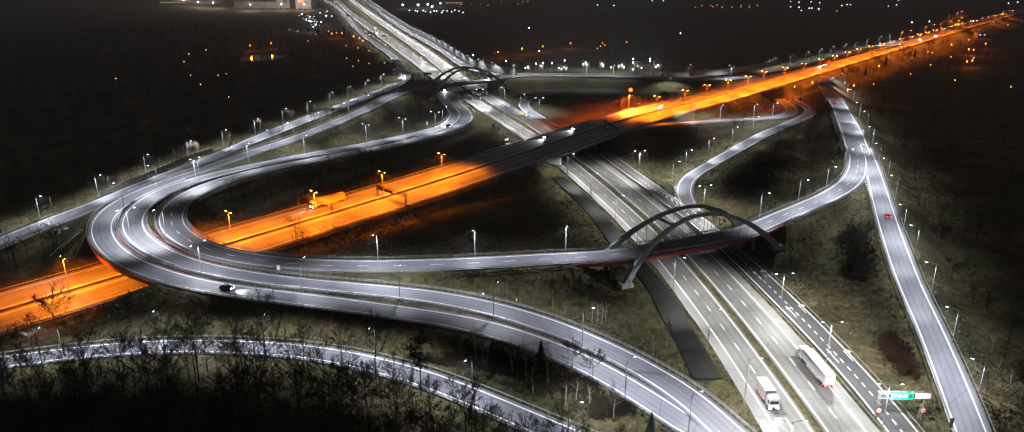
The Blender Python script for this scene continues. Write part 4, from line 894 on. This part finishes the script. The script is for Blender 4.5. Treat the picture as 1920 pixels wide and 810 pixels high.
# ------------------------------------------------------------------ gantries
def gantry(p0,p1,h,label,signs=(),lattice=True,mt='gantry',r_=.22):
    e=empty('sign_gantry',p0); a=Vector((0,0,0)); b=Vector(p1)-Vector(p0); t=Vector((b.x,b.y,0)); L=t.length; t.normalize(); n=Vector((-t.y,t.x,0)); dz=b.z
    for q in (a,b):
        mb=MB()
        for s in (1,-1): mb.tube(q+n*s*.45+Vector((0,0,-.5)),Vector((q.x,q.y,h))+n*s*.45,r_*.6,n=6)
        z=0
        while z<h-1: 
            mb.tube(q+n*.45+Vector((0,0,z-q.z*0)),q-n*.45+Vector((0,0,z+1)),.07,n=4); mb.tube(q-n*.45+Vector((0,0,z+1)),q+n*.45+Vector((0,0,z+2 if z+2<h else h)),.07,n=4); z+=2
        mb.build('leg',M[mt],e)
    mb=MB()
    for s in (1,-1):
        for zz in (h,h-1.3): mb.tube(t*(-.3)+n*s*.45+Vector((0,0,zz)),t*(L+.3)+n*s*.45+Vector((0,0,zz)),.11,n=5)
    x=0
    while x<L-1:
        for s in (1,-1):
            mb.tube(t*x+n*s*.45+Vector((0,0,h)),t*(x+1)+n*s*.45+Vector((0,0,h-1.3)),.06,n=4); mb.tube(t*(x+1)+n*s*.45+Vector((0,0,h-1.3)),t*min(L,x+2)+n*s*.45+Vector((0,0,h)),.06,n=4)
        x+=2
    mb.build('truss',M[mt],e)
    rz=math.atan2(t.y,t.x)
    for (x0,x1,z0,z1,mtl,side) in signs:
        c=t*((x0+x1)/2)+n*side*.68; mb=MB(); mb.box((c.x,c.y,(z0+z1)/2),(x1-x0,.12,z1-z0),rz); mb.build('sign_panel',mtl,e)
    tag(e,label,'gantry'); return e,t,n
sgreen=mat('sign_green',(.02,.42,.26),.5); sg=sgreen.node_tree.nodes['Principled BSDF']; sg.inputs['Emission Color'].default_value=(.03,.75,.5,1); sg.inputs['Emission Strength'].default_value=.4
sdark=mat('sign_back',(.02,.018,.015),.6); swhite=mat('sign_white',(.75,.75,.75),.5); sred=mat('sign_red',(.6,.03,.03),.5)
g0,g1=unproj(1641.5,784,0),unproj(1724,784,0)
gl=(g1-g0).length
e,t,n=gantry(g0,g1,6.9,'grey lattice gantry with green direction sign over the dark side lanes',[(2.2,7.4,5.5,7.2,sgreen,-1),(7.9,11.4,5.7,7.1,swhite,-1)])
# white arrow, legend bars and inset of the green sign, then the two round signs on the legs
rz=math.atan2(t.y,t.x)
def panel_bit(x,z,w,h,mt,off=-.75):
    c=t*x+n*off; mb=MB(); mb.box((c.x,c.y,z),(w,.03,h),rz); return mb
gp=[c for c in KIDS[e.name] if c.name.startswith('sign_panel')][0]
for x,z,w,h in ((2.5,7.8,.12,1.4),(3.1,7.8,.14,.9),(3.35,8.15,.5,.14),(3.6,7.95,.14,.35),(4.1,7.55,.5,.16),(4.25,7.95,.14,.7),(4.55,7.8,.7,.14),(5.6,8.1,.9,.16),(5.5,7.6,1.1,.13)):
    panel_bit(x,z-1.45,w,h,None).build('sign_legend',swhite,gp)
panel_bit(6.7,6.35,1.0,1.2,None).build('sign_inset',mat('sign_dark_green',(.005,.12,.08),.5),gp)
for x in (0,gl):
    c=t*x+n*-.75; mb=MB(); mb.tube((c.x,c.y,2.6),(c.x+n.x*-.06,c.y+n.y*-.06,2.6),.72,n=20); o=mb.build('round_sign',sred,e)
    mb=MB(); mb.tube((c.x-n.x*.07,c.y-n.y*.07,2.6),(c.x-n.x*.1,c.y-n.y*.1,2.6),.52,n=20); mb.build('sign_face',swhite,o)
    mb=MB(); mb.box((c.x-n.x*.12,c.y-n.y*.12,2.6),(.5,.03,.2),rz); mb.build('sign_bar',sdark,o)
gantry(unproj(709,374,.6),unproj(761.7,391.5,1.2),7.2,'dark gantry with message boards over the near half of orange motorway',[(1.0,5.2,5.2,7.2,sdark,-1),(6.5,12.5,5.4,6.8,sdark,-1)],mt='darksteel')
gantry(unproj(561,388,.4),unproj(623,408,.4),6.8,'pale gantry over the far half of orange motorway above the lorry',[(1.5,3.2,6.8,8.2,PT['yellow'],1)])
gantry(unproj(1133,244,8),unproj(1158,262,8),6.5,'thin dark gantry on the orange bridge where the glow begins',[(1,5,5,6.4,sdark,-1)],mt='darksteel')
for (x,y,x1,y1,l) in ((650,36,663,36,'small dark gantry over the far motorway, highest of the four'),(690,70,704,71,'small dark gantry over the far motorway, second from the top'),(717,76,724,76,'small dark gantry over the far motorway, third from the top'),(796,150,808,151,'small dark gantry over the far motorway by the far arch')):
    gantry(unproj(x,y,0),unproj(x1,y1,0),7,l,[(1,6,5.4,7,sdark,-1)],mt='darksteel')

# small roadside bits
def signpost(px,py,w,h,mt,label,name='road_sign',tall=2.2):
    p,_=z_at(px,py); e=empty(name,p); mb=MB(); mb.tube((0,0,-.3),(0,0,tall+h/2),.06,n=6); mb.build('post',M['pole'],e)
    mb=MB(); mb.box((0,-.1,tall+h/2),(w,.05,h)); mb.build('sign_panel',mt,e); tag(e,label,'sign'); return e
signpost(1780.5,806,1.0,2.6,swhite,'white sign standing in the grass at the lower right corner',tall=.6)
signpost(968.5,567,.5,.9,PT['yellow'],'small yellow marker in the grass above the middle loop road','marker_post',.5)
signpost(906,556,.7,.7,swhite,'small white marker board beside the middle loop road','marker_post',.6)
signpost(862,288,3.2,4.2,mat('sign_back_brown',(.16,.07,.03),.7),'big brown-backed sign in the dark beside the orange bridge',tall=2.5)
signpost(801,237,.8,2.2,swhite,'narrow white sign on the grass bank above the twin loop roads',tall=1.0)
signpost(523,510,1.0,1.6,swhite,'white sign on the verge where the loop roads straighten',tall=.8)
signpost(979,228,2.2,2.2,PT['yellow'],'square amber sign on a tall post beside the far motorway',tall=5)
# electrical cabinets on the grass left of the loops
p,_=z_at(108,440)
for i,(dx,l) in enumerate(((0,'pale cabinet in the grass left of the loops, left one'),(3.4,'pale cabinet in the grass left of the loops, right one'))):
    e=empty('utility_cabinet',p+Vector((dx,dx*.4,0))); mb=MB(); mb.box((0,0,.9),(1.8,1.2,2.2)); mb.build('cabinet_body',M['palecon'],e); mb=MB(); mb.prism([(-.75,2.0),(.75,2.0),(0,2.45)],-1.05,1.05); mb.build('cabinet_roof',swhite,e)
    mb=MB(); mb.box((0,-.62,.9),(1.3,.04,1.7)); mb.build('cabinet_door',M['steel'],e); tag(e,l,'cabinet','cabinets in the grass')

# drainage steps and stairs on the embankment left of the outer bridge
def steps(px0,py0,z0,px1,py1,z1,w,label):
    a=unproj(px0,py0,z0); b=unproj(px1,py1,z1); e=empty('slope_stairs',b); N=int((a-b).length/0.6); d=(a-b)/N; rz=math.atan2(d.y,d.x); mb=MB()
    for i in range(N): q=d*(i+.5); mb.box((q.x,q.y,q.z+.15),(math.hypot(d.x,d.y)*1.02,w,.35),rz)
    mb.build('treads',M['palecon'],e)
    mb=MB()
    nn=Vector((-d.y,d.x,0)).normalized()*(w/2+.1)
    for s in (1,-1):
        mb.tube(nn*s+Vector((0,0,1)),d*N+nn*s+Vector((0,0,1)),.05,n=4)
        for i in range(0,N,4): mb.tube(d*i+nn*s,d*i+nn*s+Vector((0,0,1)),.04,n=4)
    mb.build('handrail',M['steel'],e); tag(e,label,'stairs')
steps(154,432,7.0,97,486,0.6,1.4,'pale stairs running down the grass slope left of the outer loop')

# ------------------------------------------------------------------ buildings
bwall=noisy('warehouse_wall',[(.22,.22,.22),(.30,.30,.30)],.1,.8); broof=mat('warehouse_roof',(.05,.05,.055),.8); house=noisy('house_wall',[(.25,.22,.18),(.35,.3,.25)],.1,.9)
lit=emit('lit_window',(1,.75,.4),2.5); litw=emit('lit_white_window',(.7,.85,1),3.0)
def building(px0,py0,px1,h,dep,label,roofm=broof,wallm=bwall,win=None,door=True,name='warehouse',pitched=False,cat='building'):
    a=unproj(px0,py0,0); b=unproj(px1,py0,0); a.z=b.z=gz(a.x,a.y); e=empty(name,a); L=b.x-a.x
    mb=MB(); mb.box((L/2,dep/2,h/2-.5),(L,dep,h+1)); mb.build('wall',wallm,e)
    mb=MB()
    if pitched: 
        mb.v=[(-.4,-.5,h-.05),(L+.4,-.5,h-.05),(L+.4,dep+.5,h-.05),(-.4,dep+.5,h-.05),(-.2,dep/2,h+dep*.3),(L+.2,dep/2,h+dep*.3)]; mb.f=[(0,1,5,4),(2,3,4,5),(1,2,5),(3,0,4),(3,2,1,0)]; mb.m=[0]*5
    else: mb.box((L/2,dep/2,h+.3),(L+.5,dep+.5,.5))
    mb.build('roof',roofm,e)
    if door: mb=MB(); mb.box((L*.3,-.05,1.6),(min(4,L*.2),.12,3.2)); mb.build('door',M['darksteel'],e)
    if win is not None:
        n=max(1,int(L/6))
        for i in range(min(n,12)): mb=MB(); mb.box(((i+.5)*L/n,-.06,h*.62),(1.4,.12,1.3)); mb.build('window',win,e)
    tag(e,label,cat); return e,L
e,L=building(519,15,543,26,60,'pale warehouse block with a dark emblem at the top left')
mb=MB(); mb.box((L*.68,-.2,17),(8,.2,8)); mb.build('wall_emblem',sdark,e)
e,L=building(555,16,584,26,70,'grey warehouse block with a glowing red sign, right of the pale one')
mb=MB(); mb.box((L*.35,-.2,18),(13,.3,4)); mb.build('lit_sign',emit('red_sign',(1,.12,.02),6),e)
building(440,15,518,16,60,'long low dim warehouse at the top left edge')
building(300,8,398,10,60,'low lit depot building in the top left corner',win=lit)
for i,(x,y,l) in enumerate(((986,131,'first'),(1052,131,'second'),(1092,124,'third'),(1125,126,'fourth'),(1160,128,'fifth'),(1228,128,'sixth'),(1010,127,'seventh'),(1190,129,'eighth'))):
    building(x,y,x+9+(i%3)*2,4.5+(i%2),8,'small village house with pitched roof beyond the far road, %s from the left'%ORD[sorted([986,1052,1092,1125,1160,1228,1010,1190]).index(x)],wallm=house,win=litw if i in(0,3,5) else lit,name='house',pitched=True)
building(835,9,868,9,25,'brownish lit shed at the top edge right of the floodlights',wallm=house,win=lit)
building(1617,150,1632,1,1,'x') if False else None
for x,y,w,l in ((1833,70,16,'white lit kiosk building in the dark wood at far right'),(1818,51,10,'small bluish lit building beside the far orange motorway end')):
    building(x,y,x+w,7,10,l,win=litw,name='kiosk')
# parked cars in the white-lit car park on the far left of the motorway
pc=car('silver'); k=0
pcs=[(553+i*5.4+j*9+random.uniform(-1,1),28+j*5.5+i*0.4) for j in range(4) for i in range(7-j)]
pcs=sorted(pcs)
for i,(x,y) in enumerate(pcs):
    p=unproj(x,y,0); p.z=gz(p.x,p.y); o=pc if i==0 else copy_tree(pc); o.location=p; o.rotation_euler=(0,0,random.uniform(-.3,.3)); tag(o,'parked car in the distant white-lit car park, %s from the left'%ordinal(i),'car','cars in the distant car park')
dots([(566,26),(581,31),(574,37),(583,40),(602,41),(591,47),(587,50),(600,24),(613,21),(622,30)],'w','lights of the car park','white light of the distant car park, %s from the left')
for i,(x,y) in enumerate(((581,44),(612,34))):
    p=unproj(x,y,10); e=empty('yard_floodlight',(p.x,p.y,0)); mb=MB(); mb.tube((0,0,-1),(0,0,14),.2,.12,n=6); mb.build('mast',M['pole'],e); mb=MB(); mb.box((0,0,14.2),(1.6,1.6,.4)); mb.build('lamp_head',M['led'],e)
    ld=bpy.data.lights.new('yard_light','POINT'); ld.energy=30000; ld.color=WHITE; o=bpy.data.objects.new('yard_light',ld); scene.collection.objects.link(o); o.location=(0,0,15); setpar(o,e); tag(e,'tall floodlight mast in the distant car park, %s one'%('left','right')[i],'floodlight')
# ------------------------------------------------------------------ trees
def branch_tree(seed, H, trunk_frac=.35, depth=5, spread=.55, twig=.036, narrow=1.0, r0=None):
    """returns (trunk MB, crown MB) of a leafless tree, H metres tall"""
    R=random.Random(seed); tr=MB(); cr=MB(); r0=r0 or H*.011
    def seg_(mb,a,b,ra,rb,n=3):
        mb.tube(a,b,ra,rb,n=n,caps=False)
    def grow(p,d,L,r,lev):
        if lev==0 or L<.35: return
        n=2 if lev>2 else 1; q=p
        for i in range(n):
            d=(d+Vector((R.uniform(-.16,.16),R.uniform(-.16,.16),R.uniform(-.02,.12)))).normalized(); e=q+d*(L/n)
            seg_(cr,q,e,max(twig,r*(1-.35*i/n)),max(twig*.8,r*(1-.35*(i+1)/n)),n=4 if lev>3 else 3); q=e
            if lev<=4:
                for _ in range(2 if lev>1 else 3):
                    a=R.uniform(0,6.28); s=Vector((math.cos(a),math.sin(a),R.uniform(-.1,.9))).normalized()
                    dd=(d*(.7)+s*spread*1.3).normalized(); grow(q,dd,L*R.uniform(.42,.62),r*.5,lev-2 if lev>2 else 0)
        k=R.choice((2,3,3)) if lev>2 else 2
        for i in range(k):
            a=R.uniform(0,6.28); s=Vector((math.cos(a),math.sin(a),0)); dd=(d+s*R.uniform(spread*.5,spread)+Vector((0,0,.12))).normalized(); grow(q,dd,L*R.uniform(.62,.8),r*.62,lev-1)
    p=Vector((0,0,-.5)); d=Vector((0,0,1)); n=5; q=p; h0=H*trunk_frac
    for i in range(n):
        d=(d+Vector((R.uniform(-.05,.05),R.uniform(-.05,.05),.2))).normalized(); e=q+d*((h0+.5)/n); seg_(tr,q,e,r0*(1-.5*i/n)*1.2,r0*(1-.5*(i+1)/n)*1.2,n=6); q=e
    top=q; ra=r0*.6
    # leader with side limbs
    m=7; hl=H-h0; qq=top
    for i in range(m):
        f=i/m; d=(d+Vector((R.uniform(-.12,.12),R.uniform(-.12,.12),.15))).normalized(); e=qq+d*(hl*.62/m); seg_(tr,qq,e,ra*(1-f)+twig,ra*(1-(i+1)/m)+twig,n=4); qq=e
        for _ in range(2):
            a=R.uniform(0,6.28); s=Vector((math.cos(a)*narrow,math.sin(a)*narrow,R.uniform(.35,.9))).normalized(); grow(qq,s,hl*(.30-.13*f)*narrow,ra*.55*(1-f*.6),depth-1)
    grow(qq,d,hl*.2,twig*2.2,depth-1)
    return tr,cr
def tree_proto(seed,H,mtr,mcr,name='bare_tree',**kw):
    tr,cr=branch_tree(seed,H,**kw); e=empty(name); tr.build('trunk',mtr,e); cr.build('crown',mcr,e); return e,len(cr.f)
def conifer(seed,H):
    R=random.Random(seed); e=empty('conifer'); mb=MB(); mb.tube((0,0,-.5),(0,0,H),H*.014,.03,n=6); mb.build('trunk',M['bark'],e); mb=MB()
    z=H*.08
    while z<H*.985:
        f=1-z/H; Rr=H*.21*f**.85+.15; n=int(10+14*f)
        for i in range(n):
            a=R.uniform(0,6.28); L=Rr*R.uniform(.65,1.1); d=Vector((math.cos(a),math.sin(a),-.32)); s=Vector((-d.y,d.x,0)); b=Vector((0,0,z+R.uniform(-.2,.2)))
            for t in (.25,.5,.75,1.0):
                c=b+d*L*t; w=L*.16*(1.25-t)+.12
                mb.tri(c-s*w*1.3+Vector((0,0,-.12)),c+s*w*1.3+Vector((0,0,R.uniform(-.1,.05))),c+d*L*.3+Vector((0,0,-.1))); mb.tri(c-d*L*.2+Vector((0,0,.12)),c+s*w*1.5-Vector((0,0,.35)),c-s*w*1.1-Vector((0,0,.3)))
        z+=H*.028
    mb.build('crown',M['needle'],e); return e
def pine(seed,H):
    R=random.Random(seed); e=empty('pine_tree'); mb=MB(); mb.tube((0,0,-.5),(0,0,H*.95),H*.014,.06,n=6); 
    cl=[]
    for i in range(16):
        a=R.uniform(0,6.28); z=H*R.uniform(.55,.98); L=H*.2*R.uniform(.4,1.2)*(1.3-z/H*.6); q=Vector((math.cos(a)*L,math.sin(a)*L,z+L*.15)); mb.tube((0,0,z-L*.25),q,.09,.04,n=4); cl.append((q,H*.075*R.uniform(.7,1.3)))
    mb.build('trunk',M['bark'],e); mb=MB()
    for q,rr in cl:
        for _ in range(70):
            v=Vector((R.gauss(0,1),R.gauss(0,1),R.gauss(0,.45)))*rr*.75; c=q+v; s=Vector((R.uniform(-1,1),R.uniform(-1,1),R.uniform(-1,1))).normalized()*.38; t=Vector((R.uniform(-1,1),R.uniform(-1,1),R.uniform(-1,1))).normalized()*.30
            mb.tri(c-s,c+s,c+t)
    mb.build('crown',M['needle'],e); return e
TP=[]
for i,(H,kw) in enumerate(((17,dict(spread=.6)),(19,dict(spread=.5,trunk_frac=.42)),(15,dict(spread=.7,trunk_frac=.3)),(21,dict(spread=.55,trunk_frac=.45)),(13,dict(spread=.6)),(18,dict(spread=.45,narrow=.75,trunk_frac=.4)))):
    e,n=tree_proto(11+i,H,M['bark'],M['twig'],**kw); TP.append(e); print('tree',i,n)
BP=[]
for i,H in enumerate((12,14,10)):
    e,n=tree_proto(50+i,H,M['birch'],M['ptwig'],name='birch_tree',spread=.4,narrow=.6,depth=4,trunk_frac=.3,r0=.09); BP.append(e)
used=set()
def put_tree(e,p,s,label,group,cat='tree'):
    o=e if e.name not in used else copy_tree(e); used.add(e.name)
    o.location=p; o.rotation_euler=(0,0,random.uniform(0,6.28)); o.scale=(s,s,s*random.uniform(.92,1.08)); tag(o,label,cat,group); return o
def clear(x,y,pad=1.5):
    for k,r in RD.items():
        i,d=r.nearest((x,y))
        if d<r.hw[i]+max(r.sh)+pad: return False
    return True
# the wood in front: everything on the camera side of the wooded slip road
wr=RD['wood_ramp']; cnt=0; wood=[]
tries=0
while len(wood)<230 and tries<6000:
    tries+=1
    y=random.uniform(112,208); x=random.uniform(-135,34)
    i,d=wr.nearest((x,y)); c=wr.c[i]
    side=(x-c[0])*wr.n[i][0]+(y-c[1])*wr.n[i][1]
    if y>c[1] or d<wr.hw[i]+3.5 or any((x-a)**2+(y-b)**2<9 for a,b in wood): continue
    if not clear(x,y): continue
    # keep the hollow behind the first tree line thinner
    if d>26 and random.random()<.15: continue
    wood.append((x,y))
for x,y in wood:
    dr=wr.nearest((x,y))[1]; lim=.74 if dr<16 else (.86 if dr<32 else 1.0)
    put_tree(random.choice(TP),Vector((x,y,gz(x,y))),lim*random.uniform(.78,1.05),'bare leafless tree in the black wood in front of the curved slip road','bare trees of the front wood')
# single trees set by where they stand
def T(px,py,kind,s,label,group=None):
    p,_=z_at(px,py); return put_tree(kind,p,s,label,group)
T(122,668,TP[3],.95,'tall bare tree against the orange motorway at lower left')
T(57,662,TP[4],.8,'thin bare tree at the far left of the slip road, left of the tall one')
T(498,668,TP[0],1.12,'dense dark bare tree rising over the slip road, right of the clump')
T(440,655,TP[2],.95,'wide bare tree in the clump over the slip road, right half'); T(385,652,TP[2],.85,'wide bare tree in the clump over the slip road, left half')
T(705,712,TP[5],1.0,'broad bare tree over the slip road, just left of the pine')
cn=[conifer(3,9.5),conifer(4,8.5)]
T(1014,703,cn[0],1,'dark pointed spruce beside the loop road guard rail'); T(1220,809,cn[1],.62,'dark round spruce at the bottom edge between the two lower roads')
pn=pine(5,15); T(790,742,pn,1.0,'black spreading pine over the slip road, lower centre')
T(926,262,TP[4],.75,'dark bushy tree on the grass just left of the orange bridge')
T(1073,702,TP[4],.7,'small bare tree against the outer loop road, right of the spruce'); T(1110,718,TP[4],.8,'bare tree leaning over the outer loop road, right of the small one')
for i,(x,y) in enumerate(sorted(((893,682),(907,690),(911,693),(960,706),(987,716),(1027,726),(1105,765),(1080,752),(1150,790),(1060,760),(1000,740)))):
    T(x,y,BP[i%3],random.uniform(.7,1.05),'slender pale birch between loop road and slip road, %s from the left'%ordinal(i),'birches in the dark strip')
for i,(x,y) in enumerate(sorted(((1037,578),(1061,590),(1110,604),(1119,606),(1128,608),(1136,602),(1226,665),(1250,650),(1177,560)))):
    T(x,y,BP[(i+1)%3],random.uniform(.6,.9),'slim pale birch in the grass under the near bridge, %s from the left'%ordinal(i),'birches under the near bridge')
sx=[(1137,232),(1128,218),(1150,214),(1160,222),(1198,206),(1210,204),(1190,213),(1166,207)]
for i,(x,y) in enumerate(sorted(sx)): T(x,y,BP[i%3],1.0,'bare tree glowing orange near the floodlight, %s from the left'%ordinal(i),'trees around the floodlight')
fs=[(100,400),(206,362),(300,315),(372,295),(430,268),(443,270),(490,250),(545,228),(590,212),(632,192),(246,335),(40,420),(140,385),(665,180),(330,302)]
for i,(x,y) in enumerate(sorted(fs)): T(x,y,(TP+BP)[i%9],random.uniform(.6,.8),'bare tree catching lamplight at the forest edge, %s from the left'%ordinal(i),'trees at the lit forest edge')
rs=[(1640,235),(1662,262),(1680,300),(1712,340),(1722,385),(1745,425),(1755,470),(1782,520),(1800,560),(1830,610),(1850,660),(1885,720),(1905,770),(1650,200),(1700,320),(1735,400),(1770,480),(1812,590),(1868,690)]
for i,(x,y) in enumerate(sorted(rs,key=lambda q:q[1])): T(x+random.uniform(0,14),y,(TP+BP)[i%9],random.uniform(.5,.75),'bare tree at the wood edge behind the right-hand lamps, %s from the top'%ordinal(i),'trees at the right wood edge')
ms=[(1600,150),(1622,140),(1638,132),(1660,122),(1690,112),(1715,105),(1740,100),(1585,158),(1650,135),(1700,120),(1770,92),(1800,84)]
for i,(x,y) in enumerate(sorted(ms)): T(x,y,(TP[0],TP[2],cn[0])[i%3],random.uniform(.7,1.1),'tree silhouetted against the orange motorway at upper right, %s from the left'%ordinal(i),'trees below the far orange motorway')
# hedges and scrub along the dark strips: low leafless thicket, one mass
def thicket(polys,name,label,n,hh,mt,seed):
    R=random.Random(seed); mb=MB()
    for (cx,cy,rx,ry,wgt) in polys:
        for _ in range(int(n*wgt)):
            a=R.uniform(0,6.28); q=abs(R.gauss(0,.55)); px=cx+rx*q*math.cos(a); py=cy+ry*q*math.sin(a); p=unproj(px,py,0); p.z=gz(p.x,p.y); 
            if p.z>.6: 
                p=unproj(px,py,p.z); p.z=gz(p.x,p.y)
            if not clear(p.x,p.y,1.2): continue
            for _ in range(7):
                d=Vector((R.uniform(-.6,.6),R.uniform(-.6,.6),1)).normalized(); L=hh*R.uniform(.4,1.1); b=p+d*L; mb.tube(p,b,.03,.015,n=3,caps=False)
                for _ in range(3): s=Vector((R.uniform(-1,1),R.uniform(-1,1),R.uniform(0,1))).normalized()*L*.35; c=p+d*L*R.uniform(.4,.9); mb.tube(c,c+s,.02,.012,n=3,caps=False)
                c=p+d*L*.5; s=Vector((R.uniform(-1,1),R.uniform(-1,1),.3)).normalized()*.22; mb.tri(c-s,c+s,c+Vector((R.uniform(-.2,.2),R.uniform(-.2,.2),.35)))
    tag(mb.build(name,mt),label,'scrub',kind='stuff')
scrubm=noisy('scrub',[(.015,.013,.007),(.035,.025,.014)],.8,.95); reds=noisy('reddish_scrub',[(.03,.015,.008),(.07,.035,.02)],.8,.95)
thicket([(900,660,110,22,1.2),(1060,720,90,22,1.2),(1150,765,60,20,.7),(980,690,90,25,1)],'scrub_undergrowth','dark thicket in the strip between the loop road and the slip road',800,2.0,scrubm,1)
thicket([(1605,450,45,40,.8),(1610,500,35,30,.5),(1420,340,60,22,.6),(1450,310,70,18,.5)],'scrub_undergrowth','dark thicket inside the right-hand road triangle',700,1.8,scrubm,2)
thicket([(1665,640,20,14,.4),(1685,662,22,16,.5),(1703,688,18,15,.4),(1716,706,8,8,.12)],'scrub_undergrowth','reddish-brown round thicket on the grass right of the side lanes',1300,1.5,reds,3)
thicket([(1370,340,50,20,.3),(1500,370,30,20,.2)],'scrub_undergrowth','thin scrub inside the curved ramp',200,1.5,scrubm,4)
# far woods: loose mass of bare crowns, one object per wood
def wood_mass(region,n,label,seed,h=(9,16)):
    R=random.Random(seed); mb=MB(); k=0; t=0
    while k<n and t<n*6:
        t+=1; x=R.uniform(region[0],region[2]); y=region[1]+(region[3]-region[1])*R.random()**1.4
        if region[4](x,y) is False: continue
        if not clear(x,y,9): continue
        k+=1; z=gz(x,y); H=R.uniform(*h); mb.tube((x,y,z-.5),(x,y,z+H*.8),.16,.06,n=3,caps=False)
        for _ in range(13):
            a=R.uniform(0,6.28); zz=z+H*R.uniform(.35,.9); L=H*.26*R.uniform(.5,1.1); b=Vector((x,y,zz)); e=b+Vector((math.cos(a)*L,math.sin(a)*L,L*.7)); mb.tube(b,e,.07,.03,n=3,caps=False)
            for _ in range(3): s=Vector((R.uniform(-1,1),R.uniform(-1,1),R.uniform(.1,1))).normalized()*L*.6; c=b.lerp(e,R.uniform(.4,1)); mb.tri(c,c+s,c+s*.9+Vector((.12,.12,0)))
    o=mb.build('woods',M['twig']); tag(o,label,'woods',kind='stuff'); print('wood',k,len(mb.f))
fr=RD['far_ramp']
def left_side(x,y):
    i,d=fr.nearest((x,y)); c=fr.c[i]; 
    return (y>c[1]+6) and d>12 and ((x-LC.x)/130)**2+((y-LC.y)/90)**2>1 and y<1250 and x<c[0]+2
wood_mass((-700,240,-60,1250,left_side),2600,'black bare forest left of the straight ramp',5)
f2=RD['fork_ramp']; f3=RD['right_two_way']
def right_side(x,y):
    i,d=f2.nearest((x,y)); c=f2.c[i]; j,dd=f3.nearest((x,y)); e=RD['sodium']; q,d3=e.nearest((x,y)); 
    return x>c[0]+10 and x>f3.c[j,0]+10 and ((x-e.c[q,0])*e.n[q][0]+(y-e.c[q,1])*e.n[q][1])<-24
wood_mass((110,150,900,1200,right_side),2200,'black bare forest right of the long slip road',6)
print('TREES', sum(o.name.startswith('bare_tree') for o in scene.objects))

# rough grass: tufts scattered over the near verges
R=random.Random(77); tm=[noisy('dry_grass',[(.05,.05,.02),(.20,.16,.09)],.35,.95)]; mb=MB(); k=0
for _ in range(60000):
    if k>=26000: break
    y=140+300*R.random()**1.3; x=R.uniform(-1,1)*min(260,y*.75)+20
    if noise2(np.array([x]),np.array([y]),9,31)[0]<-.12+R.uniform(-.15,.15): continue
    z=gz(x,y)
    ok=True
    for q,A in DENSE.items():
        if A[:,0].min()-10<x<A[:,0].max()+10 and A[:,1].min()-10<y<A[:,1].max()+10:
            d2=(A[:,0]-x)**2+(A[:,1]-y)**2; j=d2.argmin()
            if d2[j]**.5<A[j,3]/2+max(RD[q].sh)+.8: ok=False; break
    if not ok: continue
    k+=1; s=R.uniform(.25,.75)
    for _ in range(3):
        a=R.uniform(0,6.28); b=Vector((math.cos(a),math.sin(a),0))*s*.45; o=Vector((x+R.uniform(-.4,.4),y+R.uniform(-.4,.4),z-.05)); mb.tri(o-b,o+b,o+Vector((R.uniform(-.3,.3),R.uniform(-.3,.3),s)))
tag(mb.build('grass_tufts',tm),'dry winter grass tufts on the verges and embankments','grass',kind='stuff'); print('tufts',k)
# ------------------------------------------------------------------ the night air
hz=MB(); X0,X1,Y0,Y1,Z0,Z1=-5600,5600,-60,9300,-14,140
hz.box(((X0+X1)/2,(Y0+Y1)/2,(Z0+Z1)/2),(X1-X0,Y1-Y0,Z1-Z0))
hm=bpy.data.materials.new('night_air'); hm.use_nodes=True; N=hm.node_tree.nodes; L=hm.node_tree.links
for n in list(N):
    if n.type=='BSDF_PRINCIPLED': N.remove(n)
pv=N.new('ShaderNodeVolumePrincipled'); pv.inputs['Color'].default_value=(.85,.85,.85,1); pv.inputs['Density'].default_value=0.00022; pv.inputs['Anisotropy'].default_value=0.35
L.new(pv.outputs[0],next(n for n in N if n.type=='OUTPUT_MATERIAL').inputs['Volume'])
hz=hz.build('haze',hm); tag(hz,'thin night haze over the whole interchange','haze',kind='stuff')
scene.cycles.volume_bounces=0
